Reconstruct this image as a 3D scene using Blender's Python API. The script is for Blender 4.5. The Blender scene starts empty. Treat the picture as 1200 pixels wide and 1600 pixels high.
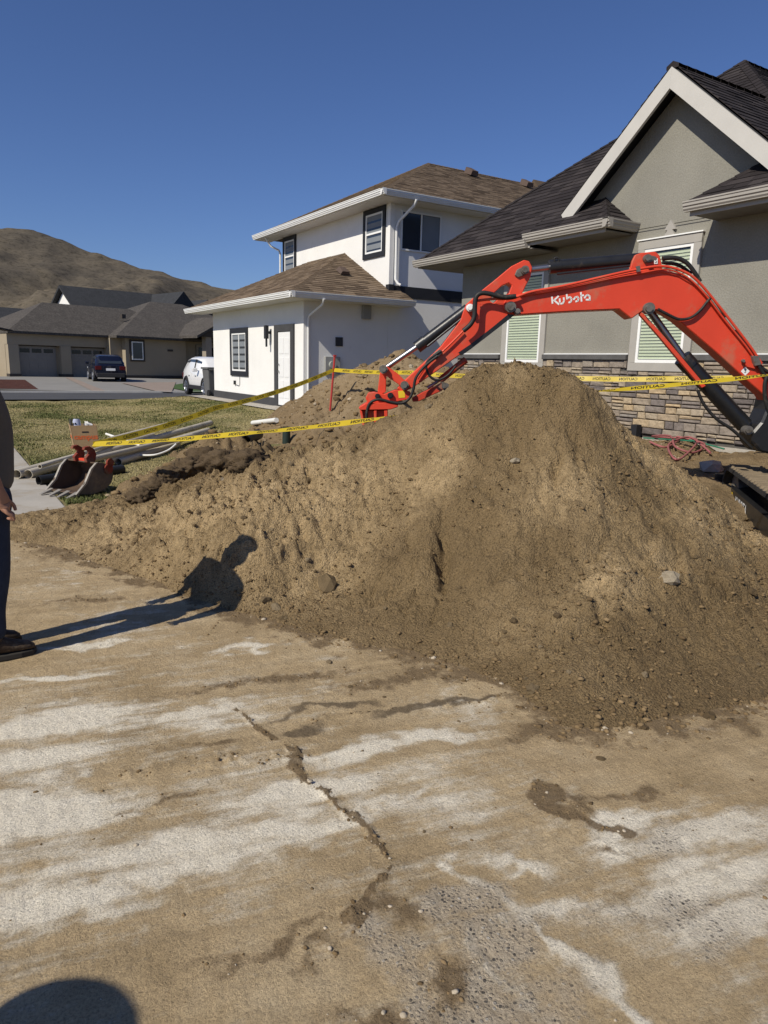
import bpy, bmesh, math, random
import numpy as np
from mathutils import Vector, Matrix, geometry
random.seed(7); np.random.seed(7)
S = bpy.context.scene
COL = S.collection

# ------------------------------------------------------------------ camera
# World: X runs from the street into the plots, Y runs along the street, camera over the origin.
F_PX, PITCH, ROLL, AZ, H = 1108.0, math.atan(228.9/1108.0), math.radians(1.5), math.radians(32.153), 1.6
RT = np.array([math.cos(AZ), -math.sin(AZ), 0.0]); FH = np.array([math.sin(AZ), math.cos(AZ), 0.0]); UP = np.array([0, 0, 1.0])
CAMP = np.array([0, 0, H])
fw = FH*math.cos(PITCH) - UP*math.sin(PITCH); up = FH*math.sin(PITCH) + UP*math.cos(PITCH)
cr = RT*math.cos(ROLL) + up*math.sin(ROLL); cu = -RT*math.sin(ROLL) + up*math.cos(ROLL)
cd = bpy.data.cameras.new('camera'); cam = bpy.data.objects.new('camera', cd); COL.objects.link(cam)
cam.matrix_world = Matrix(((cr[0], cu[0], -fw[0], 0), (cr[1], cu[1], -fw[1], 0), (cr[2], cu[2], -fw[2], H), (0, 0, 0, 1)))
cd.sensor_fit = 'VERTICAL'; cd.sensor_height = 36; cd.sensor_width = 27
cd.lens = F_PX/1600*36; cd.clip_start = .05; cd.clip_end = 9000
S.camera = cam

# ------------------------------------------------------------------ light
SUN = Vector((1.0, .25, -.93)).normalized()
wd = bpy.data.worlds.new('World'); S.world = wd; wd.use_nodes = True
nt = wd.node_tree; nt.nodes.clear()
sky = nt.nodes.new('ShaderNodeTexSky'); sky.sky_type = 'NISHITA'; sky.sun_disc = False
sky.sun_elevation = math.asin(-SUN.z); sky.sun_rotation = math.atan2(-SUN.x, -SUN.y)
sky.air_density = 1.0; sky.dust_density = .45; sky.ozone_density = 5.0; sky.altitude = 400
bg = nt.nodes.new('ShaderNodeBackground'); bg.inputs[1].default_value = .066
wo = nt.nodes.new('ShaderNodeOutputWorld')
hs = nt.nodes.new('ShaderNodeMixRGB'); hs.blend_type = 'MULTIPLY'; hs.inputs[0].default_value = 1; hs.inputs[2].default_value = (.98, 1.08, 1.42, 1); nt.links.new(sky.outputs[0], hs.inputs[1]); nt.links.new(hs.outputs[0], bg.inputs[0]); nt.links.new(bg.outputs[0], wo.inputs[0])
sl = bpy.data.lights.new('sun', 'SUN'); sl.energy = 5.0; sl.angle = math.radians(.5); sl.color = (1, .93, .80)
so = bpy.data.objects.new('sun', sl); COL.objects.link(so); so.location = (-30, -8, 30)
so.rotation_euler = SUN.to_track_quat('-Z', 'Y').to_euler()
S.view_settings.view_transform = 'Standard'; S.view_settings.look = 'None'
S.view_settings.exposure = -.10; S.view_settings.gamma = 1; S.view_settings.use_curve_mapping = False
S.render.engine = 'CYCLES'; S.cycles.diffuse_bounces = 2

# ------------------------------------------------------------------ survey helpers (photo bearing + real distance -> world metres)
def ray(px, py):
    x = px-600.0; y = 800.0-py
    return fw*F_PX + cr*x + cu*y
def atf(px, py, f):
    r = ray(px, py); return CAMP + r*(f/(r@FH))
def onz(px, py, z=0.0):
    r = ray(px, py); return CAMP + r*((z-H)/r[2])
def onx(px, py, x):
    r = ray(px, py); return CAMP + r*(x/r[0])
def ony(px, py, y):
    r = ray(px, py); return CAMP + r*(y/r[1])

# ------------------------------------------------------------------ noise
def _h(ix, iy, seed):
    n = (ix.astype(np.int64)*374761393 + iy.astype(np.int64)*668265263 + seed*974634777) & 0xffffffff
    n = ((n ^ (n >> 13))*1274126177) & 0xffffffff
    return ((n ^ (n >> 16)) & 0xffff)/65535.0
def pn(x, y, seed=0):
    ix = np.floor(x); iy = np.floor(y); fx = x-ix; fy = y-iy
    u = fx*fx*fx*(fx*(fx*6-15)+10); v = fy*fy*fy*(fy*(fy*6-15)+10)
    def g(ox, oy):
        a = _h(ix+ox, iy+oy, seed)*6.2831853
        return np.cos(a)*(fx-ox) + np.sin(a)*(fy-oy)
    return 1.5*((g(0, 0)*(1-u)+g(1, 0)*u)*(1-v) + (g(0, 1)*(1-u)+g(1, 1)*u)*v)
def fbm(x, y, o=4, seed=0, gain=.5):
    r = 0; a = 1.0
    for i in range(o):
        r = r + a*pn(x*2**i+i*17.3, y*2**i-i*9.1, seed+i); a *= gain
    return r
def ss(a, b, x):
    t = np.clip((x-a)/(b-a), 0, 1); return t*t*(3-2*t)

# ------------------------------------------------------------------ materials
MATS = {}
def N(nt, typ, **k):
    n = nt.nodes.new(typ)
    for a, b in k.items(): setattr(n, a, b)
    return n
def ramp(nt, fac, stops):
    r = N(nt, 'ShaderNodeValToRGB'); e = r.color_ramp.elements
    while len(e) < len(stops): e.new(.5)
    for el, (p, c) in zip(e, stops): el.position = p; el.color = (*c, 1)
    nt.links.new(fac, r.inputs[0]); return r.outputs[0]
def newmat(name):
    m = bpy.data.materials.new(name); m.use_nodes = True; nt = m.node_tree
    b = nt.nodes['Principled BSDF']; MATS[name] = m
    return m, nt, b
def mat(name, col, rough=.8, var=.12, scale=6, bump=0, bscale=60, metal=0, fine=0, spec=.3, coat=0, dirt=None, trans=0):
    if name in MATS: return MATS[name]
    m, nt, b = newmat(name); L = nt.links.new
    tc = N(nt, 'ShaderNodeTexCoord')
    n1 = N(nt, 'ShaderNodeTexNoise'); n1.inputs['Scale'].default_value = scale; n1.inputs['Detail'].default_value = 6; n1.inputs['Roughness'].default_value = .6
    L(tc.outputs['Object'], n1.inputs['Vector'])
    c = ramp(nt, n1.outputs['Fac'], [(.25, tuple(v*(1-var) for v in col)), (.75, tuple(min(1, v*(1+var)) for v in col))])
    if fine:
        n2 = N(nt, 'ShaderNodeTexNoise'); n2.inputs['Scale'].default_value = bscale; n2.inputs['Detail'].default_value = 3
        L(tc.outputs['Object'], n2.inputs['Vector'])
        mx = N(nt, 'ShaderNodeMixRGB', blend_type='MULTIPLY'); mx.inputs[0].default_value = 1
        L(c, mx.inputs[1]); L(ramp(nt, n2.outputs['Fac'], [(.3, (1-fine,)*3), (.7, (1+fine*.3,)*3)]), mx.inputs[2]); c = mx.outputs[0]
    if dirt:
        n3 = N(nt, 'ShaderNodeTexNoise'); n3.inputs['Scale'].default_value = dirt[1]; n3.inputs['Detail'].default_value = 8; n3.inputs['Roughness'].default_value = .7
        L(tc.outputs['Object'], n3.inputs['Vector'])
        mx = N(nt, 'ShaderNodeMixRGB'); L(ramp(nt, n3.outputs['Fac'], [(dirt[2], (0,)*3), (dirt[2]+.12, (dirt[3],)*3)]), mx.inputs[0])
        L(c, mx.inputs[1]); mx.inputs[2].default_value = (*dirt[0], 1); c = mx.outputs[0]
    L(c, b.inputs['Base Color'])
    rr = N(nt, 'ShaderNodeMapRange'); rr.inputs[3].default_value = max(.03, rough-.08); rr.inputs[4].default_value = min(1, rough+.08)
    L(n1.outputs['Fac'], rr.inputs[0]); L(rr.outputs[0], b.inputs['Roughness'])
    b.inputs['Metallic'].default_value = metal; b.inputs['Specular IOR Level'].default_value = spec
    b.inputs['Coat Weight'].default_value = coat
    if trans: b.inputs['Transmission Weight'].default_value = trans
    if bump:
        nb = N(nt, 'ShaderNodeTexNoise'); nb.inputs['Scale'].default_value = bscale; nb.inputs['Detail'].default_value = 5
        L(tc.outputs['Object'], nb.inputs['Vector'])
        bp = N(nt, 'ShaderNodeBump'); bp.inputs['Strength'].default_value = bump; bp.inputs['Distance'].default_value = .01
        L(nb.outputs['Fac'], bp.inputs['Height']); L(bp.outputs[0], b.inputs['Normal'])
    return m
def tintmat(name, stops, rough=.85, attr='tint', obj=False, bump=.3, bscale=70, nvar=.25, nscale=25):
    """colour picked per piece (from the attribute or the object's random), broken up by noise"""
    m, nt, b = newmat(name); L = nt.links.new
    if obj: src = N(nt, 'ShaderNodeObjectInfo').outputs['Random']
    else: src = N(nt, 'ShaderNodeAttribute', attribute_name=attr).outputs['Fac']
    c = ramp(nt, src, stops)
    tc = N(nt, 'ShaderNodeTexCoord')
    n1 = N(nt, 'ShaderNodeTexNoise'); n1.inputs['Scale'].default_value = nscale; n1.inputs['Detail'].default_value = 6; n1.inputs['Roughness'].default_value = .65
    L(tc.outputs['Object'], n1.inputs['Vector'])
    mx = N(nt, 'ShaderNodeMixRGB', blend_type='MULTIPLY'); mx.inputs[0].default_value = 1
    L(c, mx.inputs[1]); L(ramp(nt, n1.outputs['Fac'], [(.3, (1-nvar,)*3), (.7, (1+nvar*.6,)*3)]), mx.inputs[2])
    L(mx.outputs[0], b.inputs['Base Color']); b.inputs['Roughness'].default_value = rough; b.inputs['Specular IOR Level'].default_value = .2
    nb = N(nt, 'ShaderNodeTexNoise'); nb.inputs['Scale'].default_value = bscale; nb.inputs['Detail'].default_value = 5
    L(tc.outputs['Object'], nb.inputs['Vector'])
    bp = N(nt, 'ShaderNodeBump'); bp.inputs['Strength'].default_value = bump; bp.inputs['Distance'].default_value = .012
    L(nb.outputs['Fac'], bp.inputs['Height']); L(bp.outputs[0], b.inputs['Normal'])
    return m

# ------------------------------------------------------------------ mesh helpers
class MB:
    def __init__(s): s.v = []; s.f = []; s.t = None
    def add(s, vs, fs):
        o = len(s.v); s.v += [tuple(float(c) for c in v) for v in vs]; s.f += [tuple(i+o for i in f) for f in fs]; return s
    def box(s, a, b, M=None):
        (x0, y0, z0), (x1, y1, z1) = a, b
        vs = [(x0, y0, z0), (x1, y0, z0), (x1, y1, z0), (x0, y1, z0), (x0, y0, z1), (x1, y0, z1), (x1, y1, z1), (x0, y1, z1)]
        if M: vs = [M(*v) for v in vs]
        return s.add(vs, [(0, 3, 2, 1), (4, 5, 6, 7), (0, 1, 5, 4), (1, 2, 6, 5), (2, 3, 7, 6), (3, 0, 4, 7)])
    def prism(s, poly, ext, holes=()):
        """poly: list of 3D points on a plane, ext: extrusion vector"""
        ext = np.array(ext, float); loops = [list(poly)]+[list(h) for h in holes]
        allp = [np.array(p, float) for l in loops for p in l]; n = len(allp)
        tris = geometry.tessellate_polygon([[Vector(p) for p in l] for l in loops])
        fs = [tuple(t) for t in tris]+[tuple(i+n for i in t[::-1]) for t in tris]
        o = 0
        for l in loops:
            k = len(l)
            fs += [(o+i, o+(i+1) % k, n+o+(i+1) % k, n+o+i) for i in range(k)]; o += k
        return s.add(allp+[p+ext for p in allp], fs)
    def tube(s, pts, r, seg=8, cap=True):
        pts = [Vector([float(c) for c in p]) for p in pts]; n = len(pts); rs = r if hasattr(r, '__len__') else [r]*n
        rings = []; prev = None
        for i, p in enumerate(pts):
            t = (pts[min(i+1, n-1)]-pts[max(i-1, 0)]).normalized()
            if prev is None:
                a = Vector((0, 0, 1)) if abs(t.z) < .9 else Vector((1, 0, 0)); u = t.cross(a).normalized()
            else:
                u = (prev-t*prev.dot(t)).normalized()
            prev = u; w = t.cross(u)
            rings.append([p+(u*math.cos(k*2*math.pi/seg)+w*math.sin(k*2*math.pi/seg))*rs[i] for k in range(seg)])
        vs = [q for rg in rings for q in rg]; fs = []
        for i in range(n-1):
            for k in range(seg):
                a = i*seg+k; b = i*seg+(k+1) % seg; fs.append((a, b, b+seg, a+seg))
        if cap: fs += [tuple(range(seg))[::-1], tuple((n-1)*seg+k for k in range(seg))]
        return s.add(vs, fs)
    def pipe(s, p0, p1, r, wall, seg=14):
        p0 = Vector(p0); p1 = Vector(p1); t = (p1-p0).normalized(); a = Vector((0, 0, 1)) if abs(t.z) < .9 else Vector((1, 0, 0))
        u = t.cross(a).normalized(); w = t.cross(u); vs = []
        for p, rr in ((p0, r), (p1, r), (p1, r-wall), (p0, r-wall)):
            vs += [p+(u*math.cos(k*2*math.pi/seg)+w*math.sin(k*2*math.pi/seg))*rr for k in range(seg)]
        fs = [(j*seg+k, j*seg+(k+1) % seg, ((j+1) % 4)*seg+(k+1) % seg, ((j+1) % 4)*seg+k) for j in range(4) for k in range(seg)]
        return s.add(vs, fs)
    def disc(s, c, axis, r, h, seg=16):
        c = np.array(c, float); ax = np.array(axis, float); ax /= np.linalg.norm(ax)
        return s.tube([c-ax*h/2, c+ax*h/2], r, seg)
def thing(name, label, cat, loc=(0, 0, 0), group=None):
    o = bpy.data.objects.new(name, None); COL.objects.link(o); o.location = [float(c) for c in loc]; o.empty_display_size = .2
    o['label'] = label; o['category'] = cat
    if group: o['group'] = group
    return o
def root_loc(o):
    L = Vector((0, 0, 0))
    while o: L += o.location; o = o.parent
    return L
def mesh(name, vs, fs, m, smooth=False):
    me = bpy.data.meshes.new(name); me.from_pydata([tuple(v) for v in vs], [], fs); me.materials.append(m)
    if smooth: me.polygons.foreach_set('use_smooth', [True]*len(me.polygons))
    me.update(); return me
def fixn(me):
    bm = bmesh.new(); bm.from_mesh(me); bmesh.ops.recalc_face_normals(bm, faces=bm.faces); bm.to_mesh(me); bm.free()
def build(name, mb, m, parent=None, loc=None, bevel=0, smooth=False, label=None, cat=None, group=None, kind=None, auto=None, seg=2):
    """vertices are in world metres; parent keeps them in place"""
    if parent: L = root_loc(parent)
    elif loc is not None: L = Vector([float(c) for c in loc])
    else:
        a = np.array(mb.v); L = Vector((float(a[:, 0].mean()), float(a[:, 1].mean()), float(a[:, 2].min())))
    me = mesh(name, [(v[0]-L.x, v[1]-L.y, v[2]-L.z) for v in mb.v], mb.f, m, smooth)
    fixn(me)
    if bevel:
        bm = bmesh.new(); bm.from_mesh(me); bmesh.ops.remove_doubles(bm, verts=bm.verts, dist=1e-5)
        es = [e for e in bm.edges if len(e.link_faces) == 2 and e.calc_face_angle(0) > .5]
        bmesh.ops.bevel(bm, geom=es, offset=bevel, segments=seg, affect='EDGES', profile=.5, clamp_overlap=True)
        bm.to_mesh(me); bm.free()
    if auto is not None:
        me.polygons.foreach_set('use_smooth', [True]*len(me.polygons))
        try: me.set_sharp_from_angle(angle=math.radians(auto))
        except Exception: pass
    o = bpy.data.objects.new(name, me); COL.objects.link(o)
    if parent: o.parent = parent
    else: o.location = L
    if label: o['label'] = label
    if cat: o['category'] = cat
    if group: o['group'] = group
    if kind: o['kind'] = kind
    return o
def grid(name, X, Y, Z, m, attrs=None, kind=None, smooth=True, parent=None, keep=None, label=None, cat=None):
    """height-field mesh from 2-D arrays"""
    ny, nx = X.shape; idx = np.arange(nx*ny).reshape(ny, nx)
    q = np.stack([idx[:-1, :-1], idx[:-1, 1:], idx[1:, 1:], idx[1:, :-1]], -1).reshape(-1, 4)
    if keep is not None:
        k = keep[:-1, :-1] | keep[1:, 1:] | keep[1:, :-1] | keep[:-1, 1:]; q = q[k.reshape(-1)]
    me = bpy.data.meshes.new(name); co = np.stack([X, Y, Z], -1).reshape(-1, 3).astype(np.float32)
    me.vertices.add(len(co)); me.vertices.foreach_set('co', co.reshape(-1))
    me.loops.add(q.size); me.loops.foreach_set('vertex_index', q.reshape(-1).astype(np.int32))
    me.polygons.add(len(q)); me.polygons.foreach_set('loop_start', (np.arange(len(q))*4).astype(np.int32)); me.polygons.foreach_set('loop_total', np.full(len(q), 4, np.int32))
    me.update(calc_edges=True); me.validate()
    me.polygons.foreach_set('use_smooth', np.full(len(q), smooth))
    for k, v in (attrs or {}).items():
        a = me.attributes.new(k, 'FLOAT', 'POINT'); a.data.foreach_set('value', v.reshape(-1).astype(np.float32))
    me.materials.append(m)
    o = bpy.data.objects.new(name, me); COL.objects.link(o)
    if parent: o.parent = parent
    if kind: o['kind'] = kind
    if label: o['label'] = label
    if cat: o['category'] = cat
    return o
def textmesh(s, size=1.0, ext=0.0, bold=0.0):
    c = bpy.data.curves.new('txt', 'FONT'); c.body = s; c.size = size; c.extrude = ext; c.offset = bold; c.align_x = 'CENTER'; c.align_y = 'CENTER'; c.resolution_u = 3
    o = bpy.data.objects.new('txt', c); COL.objects.link(o)
    dg = bpy.context.evaluated_depsgraph_get(); me = bpy.data.meshes.new_from_object(o.evaluated_get(dg))
    vs = [tuple(v.co) for v in me.vertices]; fs = [tuple(p.vertices) for p in me.polygons]
    bpy.data.objects.remove(o); bpy.data.curves.remove(c); bpy.data.meshes.remove(me)
    return vs, fs
def words(name, s, size, O, ex, ey, m, parent, bold=0.0):
    vs, fs = textmesh(s, size, 0, bold); O = np.array(O, float); ex = np.array(ex, float); ey = np.array(ey, float)
    mb = MB(); mb.add([O+ex*v[0]+ey*v[1] for v in vs], fs); return build(name, mb, m, parent)

# ================================================================== SETTING
def G(x, y):
    """height of the natural ground"""
    x = np.asarray(x, float); y = np.asarray(y, float)
    g = .45*ss(3.5, 9.8, x)*(1-.25*ss(12, 18, y))
    return g*(1-.85*ss(26, 30.5, y)) + .20*ss(35, 52, y)

def soil_mat(name, dark, mid, light, pale, scale=1.0, bump=.6, dist=.02):
    m, nt, b = newmat(name); L = nt.links.new
    tc = N(nt, 'ShaderNodeTexCoord')
    def noise(sc, det=6, ro=.6):
        n = N(nt, 'ShaderNodeTexNoise'); n.inputs['Scale'].default_value = sc*scale; n.inputs['Detail'].default_value = det; n.inputs['Roughness'].default_value = ro
        L(tc.outputs['Object'], n.inputs['Vector']); return n.outputs['Fac']
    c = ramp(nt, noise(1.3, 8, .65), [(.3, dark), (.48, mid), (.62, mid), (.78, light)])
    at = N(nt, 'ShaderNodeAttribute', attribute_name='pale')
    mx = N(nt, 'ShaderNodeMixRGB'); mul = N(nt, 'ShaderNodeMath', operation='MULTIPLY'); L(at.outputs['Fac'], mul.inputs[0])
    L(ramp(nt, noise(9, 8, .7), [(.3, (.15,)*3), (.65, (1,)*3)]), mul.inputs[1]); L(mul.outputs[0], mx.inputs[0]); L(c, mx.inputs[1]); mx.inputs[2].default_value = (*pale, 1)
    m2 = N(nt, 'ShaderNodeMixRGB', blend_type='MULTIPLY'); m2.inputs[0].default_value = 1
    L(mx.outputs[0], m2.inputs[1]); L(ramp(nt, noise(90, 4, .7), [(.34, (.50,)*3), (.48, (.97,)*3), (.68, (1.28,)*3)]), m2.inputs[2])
    L(m2.outputs[0], b.inputs['Base Color']); b.inputs['Roughness'].default_value = .95; b.inputs['Specular IOR Level'].default_value = .12
    v = N(nt, 'ShaderNodeTexVoronoi'); v.inputs['Scale'].default_value = 85*scale; L(tc.outputs['Object'], v.inputs['Vector'])
    ad = N(nt, 'ShaderNodeMath', operation='ADD'); L(noise(45, 8, .75), ad.inputs[0])
    mm = N(nt, 'ShaderNodeMath', operation='MULTIPLY'); L(v.outputs['Distance'], mm.inputs[0]); mm.inputs[1].default_value = -.35; L(mm.outputs[0], ad.inputs[1])
    bp = N(nt, 'ShaderNodeBump'); bp.inputs['Strength'].default_value = bump; bp.inputs['Distance'].default_value = dist
    L(ad.outputs[0], bp.inputs['Height']); L(bp.outputs[0], b.inputs['Normal'])
    return m
M_SOIL = soil_mat('soil', (.170, .117, .060), (.245, .172, .088), (.31, .222, .118), (.58, .425, .235), 1.0, 1.0, .036)
M_SOILB = soil_mat('back_soil', (.16, .112, .060), (.23, .165, .092), (.30, .222, .13), (.42, .32, .20), 1.0, .9, .03)
M_TOPSOIL = soil_mat('topsoil', (.065, .045, .028), (.105, .075, .045), (.16, .115, .068), (.2, .15, .09), 1.4)
M_CLOD = tintmat('clod', [(0, (.12, .080, .040)), (.5, (.185, .126, .063)), (.9, (.25, .175, .092)), (1, (.46, .39, .29))], rough=.95, bump=.6, bscale=60)
M_ROCK = tintmat('rock', [(0, (.125, .086, .044)), (.7, (.195, .142, .078)), (.92, (.29, .225, .14)), (1, (.46, .40, .30))], rough=.9, obj=True, bump=.7, bscale=45, nvar=.4)
M_CONC = mat('concrete', (.42, .39, .34), .9, .15, 1.5, .25, 120, fine=.2, dirt=((.30, .24, .16), 1.2, .5, .6))

# --- near slab: old concrete under trampled soil, dry dust and exposed pebbles
def slab_mat():
    m, nt, b = newmat('slab'); L = nt.links.new; tc = N(nt, 'ShaderNodeTexCoord')
    def noise(sc, det=6, ro=.6, st=None):
        n = N(nt, 'ShaderNodeTexNoise'); n.inputs['Scale'].default_value = sc; n.inputs['Detail'].default_value = det; n.inputs['Roughness'].default_value = ro
        if st:
            mp = N(nt, 'ShaderNodeMapping', vector_type='TEXTURE'); mp.inputs['Rotation'].default_value = (0, 0, st[0]); mp.inputs['Scale'].default_value = (1/st[1], 1/st[2], 1)
            L(tc.outputs['Object'], mp.inputs['Vector']); L(mp.outputs[0], n.inputs['Vector'])
        else: L(tc.outputs['Object'], n.inputs['Vector'])
        return n.outputs['Fac']
    def A(nm): return N(nt, 'ShaderNodeAttribute', attribute_name=nm).outputs['Fac']
    def math_(op, a, c):
        n = N(nt, 'ShaderNodeMath', operation=op); n.use_clamp = False
        for i, q in enumerate((a, c)):
            if isinstance(q, (int, float)): n.inputs[i].default_value = q
            else: L(q, n.inputs[i])
        return n.outputs[0]
    def mix(f, a, c, bt='MIX'):
        n = N(nt, 'ShaderNodeMixRGB', blend_type=bt)
        for i, q in enumerate((f, a, c)):
            if isinstance(q, (int, float)): n.inputs[i].default_value = q
            elif isinstance(q, tuple): n.inputs[i].default_value = (*q, 1)
            else: L(q, n.inputs[i])
        return n.outputs[0]
    base = ramp(nt, noise(2.2, 9, .68), [(.28, (.285, .208, .112)), (.5, (.41, .308, .178)), (.72, (.50, .395, .248))])
    base = mix(1, base, ramp(nt, noise(1.0, 8, .7, (-.2, 2.2, 13)), [(.3, (.82,)*3), (.7, (1.15,)*3)]), 'MULTIPLY')
    # dust: broken by streaky noise
    stre = noise(1.0, 10, .78, (-.2, 3.0, 17)); blot = noise(13, 12, .82)
    th = math_('ADD', math_('MULTIPLY', stre, .55), math_('MULTIPLY', blot, .55))
    dm = ramp(nt, math_('ADD', math_('SUBTRACT', th, .55), math_('MULTIPLY', A('dust'), .36)), [(.12, (0,)*3), (.22, (.35,)*3), (.30, (.75,)*3), (.42, (1,)*3)])
    c = mix(dm, base, mix(noise(16, 6, .7), (.58, .51, .385), (.82, .76, .63)))
    # exposed aggregate
    vo = N(nt, 'ShaderNodeTexVoronoi'); vo.inputs['Scale'].default_value = 78; L(tc.outputs['Object'], vo.inputs['Vector'])
    vr = N(nt, 'ShaderNodeTexVoronoi'); vr.inputs['Scale'].default_value = 78; L(tc.outputs['Object'], vr.inputs['Vector'])
    sep = N(nt, 'ShaderNodeSeparateColor'); L(vr.outputs['Color'], sep.inputs[0])
    peb = ramp(nt, sep.outputs[0], [(0, (.055, .052, .05)), (.35, (.13, .115, .095)), (.7, (.26, .23, .185)), (1, (.5, .46, .39))])
    pm = ramp(nt, vo.outputs['Distance'], [(.30, (1,)*3), (.46, (0,)*3)])
    some = ramp(nt, sep.outputs[1], [(.30, (1,)*3), (.36, (0,)*3)])
    am = ramp(nt, math_('ADD', A('agg'), math_('MULTIPLY', math_('SUBTRACT', noise(4, 8, .7), .5), 1.5)), [(.40, (0,)*3), (.85, (1,)*3)])
    grey = mix(noise(9, 10, .8), (.26, .205, .138), (.56, .50, .405))
    c = mix(math_('MULTIPLY', am, .7), c, grey)
    c = mix(math_('MULTIPLY', math_('MULTIPLY', am, pm), some), c, peb)
    # loose darker soil, wet streaks
    sm = ramp(nt, math_('ADD', A('soil'), math_('MULTIPLY', math_('SUBTRACT', noise(11, 9, .75), .5), 1.1)), [(.38, (0,)*3), (.62, (.92,)*3)])
    c = mix(sm, c, mix(noise(30, 6, .7), (.12, .083, .046), (.225, .16, .09)))
    wm = ramp(nt, math_('ADD', A('wet'), math_('MULTIPLY', math_('SUBTRACT', noise(5, 8, .7), .5), .8)), [(.4, (0,)*3), (.7, (.8,)*3)])
    c = mix(wm, c, (.105, .078, .048))
    c = mix(1, c, ramp(nt, noise(130, 4, .7), [(.35, (.66,)*3), (.48, (.98,)*3), (.67, (1.16,)*3)]), 'MULTIPLY')
    L(c, b.inputs['Base Color']); b.inputs['Specular IOR Level'].default_value = .15
    L(ramp(nt, wm, [(0, (.95,)*3), (1, (.5,)*3)]), b.inputs['Roughness'])
    hh = math_('ADD', noise(55, 8, .75), math_('MULTIPLY', noise(14, 8, .75), .9))
    hh = math_('ADD', hh, math_('MULTIPLY', math_('MULTIPLY', pm, am), .35))
    hh = math_('ADD', hh, math_('MULTIPLY', dm, .35))
    bp = N(nt, 'ShaderNodeBump'); bp.inputs['Strength'].default_value = .85; bp.inputs['Distance'].default_value = .013
    L(hh, bp.inputs['Height']); L(bp.outputs[0], b.inputs['Normal'])
    return m
M_SLAB = slab_mat()
xs = np.arange(-1.2, 4.6, .014); ys = np.arange(-.2, 8.4, .014); X, Y = np.meshgrid(xs, ys)
Z = .004*fbm(X*3, Y*3, 5, 3)+.0025*fbm(X*22, Y*22, 3, 9)
WX = X+.10*fbm(X*2.2, Y*2.2, 4, 201)+.03*fbm(X*11, Y*11, 3, 203); WY = Y+.10*fbm(X*2.2+31, Y*2.2, 4, 205)+.03*fbm(X*11+7, Y*11, 3, 207)
def blob(px, py, rx, ry, ang=0.0):
    c = onz(px, py); dx = WX-c[0]; dy = WY-c[1]; ca, sa = math.cos(ang), math.sin(ang)
    u = dx*ca+dy*sa; v = -dx*sa+dy*ca
    return np.exp(-((u/rx)**2+(v/ry)**2))
def pline(pts, w, wob=.03, seed=5):
    d = np.full(X.shape, 9.0); P = [onz(*p)[:2] for p in pts]
    xx = X+wob*fbm(X*5, Y*5, 4, seed); yy = Y+wob*fbm(X*5+40, Y*5, 4, seed+1)
    ww = w*np.clip(1+1.1*fbm(X*6, Y*6, 3, seed+2), .25, 2.2)
    for a, c in zip(P[:-1], P[1:]):
        e = c-a; t = np.clip(((xx-a[0])*e[0]+(yy-a[1])*e[1])/(e@e), 0, 1)
        d = np.minimum(d, np.hypot(xx-a[0]-t*e[0], yy-a[1]-t*e[1]))
    return np.exp(-(d/ww)**2)
ca_, sa_ = math.cos(-.2), math.sin(-.2); SU = X*ca_+Y*sa_; SV = -X*sa_+Y*ca_
strk = fbm(SU*1.1, SV*9, 5, 211, .6); dust = np.zeros(X.shape)
for a in [(80, 1130, .55, .16, -.2), (300, 1120, .45, .10, -.2), (60, 1190, .40, .16, -.2), (40, 1270, .45, .16, -.2), (300, 1330, .60, .11, -.15), (90, 1370, .45, .13, -.15), (60, 1440, .35, .10, -.15), (430, 1290, .40, .07, -.2), (560, 1180, .32, .09, -.2), (470, 1240, .4, .10, -.2),
          (690, 1150, .25, .05, -.15), (640, 1235, .30, .045, -.15), (400, 1010, .45, .05, -.25), (150, 1005, .4, .05, -.25), (90, 1060, .4, .05, -.25), (1030, 1370, .40, .15, -.1), (1120, 1310, .42, .11, -.05), (1000, 1300, .3, .06, 0), (1150, 1420, .3, .14, 0), (900, 1420, .30, .05, -.4), (780, 1350, .16, .04, -1.0)]:
    dust = np.maximum(dust, blob(*a)*1.35)
dust = np.maximum(dust, 1.1*pline([(690, 1340), (790, 1410), (880, 1480), (1000, 1590)], .035, .05, 214)); dust = np.maximum(dust, .9*pline([(720, 1460), (800, 1540), (850, 1600)], .03, .05, 216))
dust = np.maximum(dust, .36+.35*fbm(X*1.6, Y*1.6, 4, 218)+.22*blob(200, 1300, 1.0, .5, -.2))*np.clip(1.0+.55*strk, .35, 1.4)
dust *= 1-.7*pline([(150, 1215), (330, 1190), (450, 1150)], .07, .06, 219); dust *= 1-.8*blob(450, 1480, .45, .2, -.2); dust *= 1-.5*blob(300, 1160, .3, .06, -.2)
agg = np.zeros(X.shape)
for a in [(1000, 1420, .45, .16, -.1), (850, 1480, .30, .16, -.5), (1080, 1330, .35, .12, -.1), (760, 1560, .3, .15, -.6), (1140, 1470, .3, .16, 0), (620, 1480, .12, .2, 0), (720, 1390, .2, .12, -.4), (900, 1560, .3, .14, -.4)]:
    agg = np.maximum(agg, blob(*a))
agg = agg*np.clip(.8+.6*fbm(X*3, Y*3, 4, 221), .2, 1.3)*(1-.7*blob(1100, 1570, .3, .1, 0))
joint = pline([(372, 1112), (458, 1182), (545, 1275), (597, 1345), (566, 1440)], .017, .045)
joint2 = pline([(566, 1440), (545, 1480), (500, 1515)], .012, .05, 8)
deb = pline([(200, 1200), (330, 1195), (460, 1185)], .045, .06, 11)+pline([(480, 1125), (640, 1105), (720, 1100), (825, 1078)], .022, .03, 12)
TOE = [(60, 850), (130, 872), (250, 908), (330, 942), (400, 962), (470, 985), (550, 1003), (640, 1018), (720, 1040), (790, 1068), (840, 1100), (890, 1135), (960, 1138), (1050, 1122), (1195, 1095)]
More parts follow.
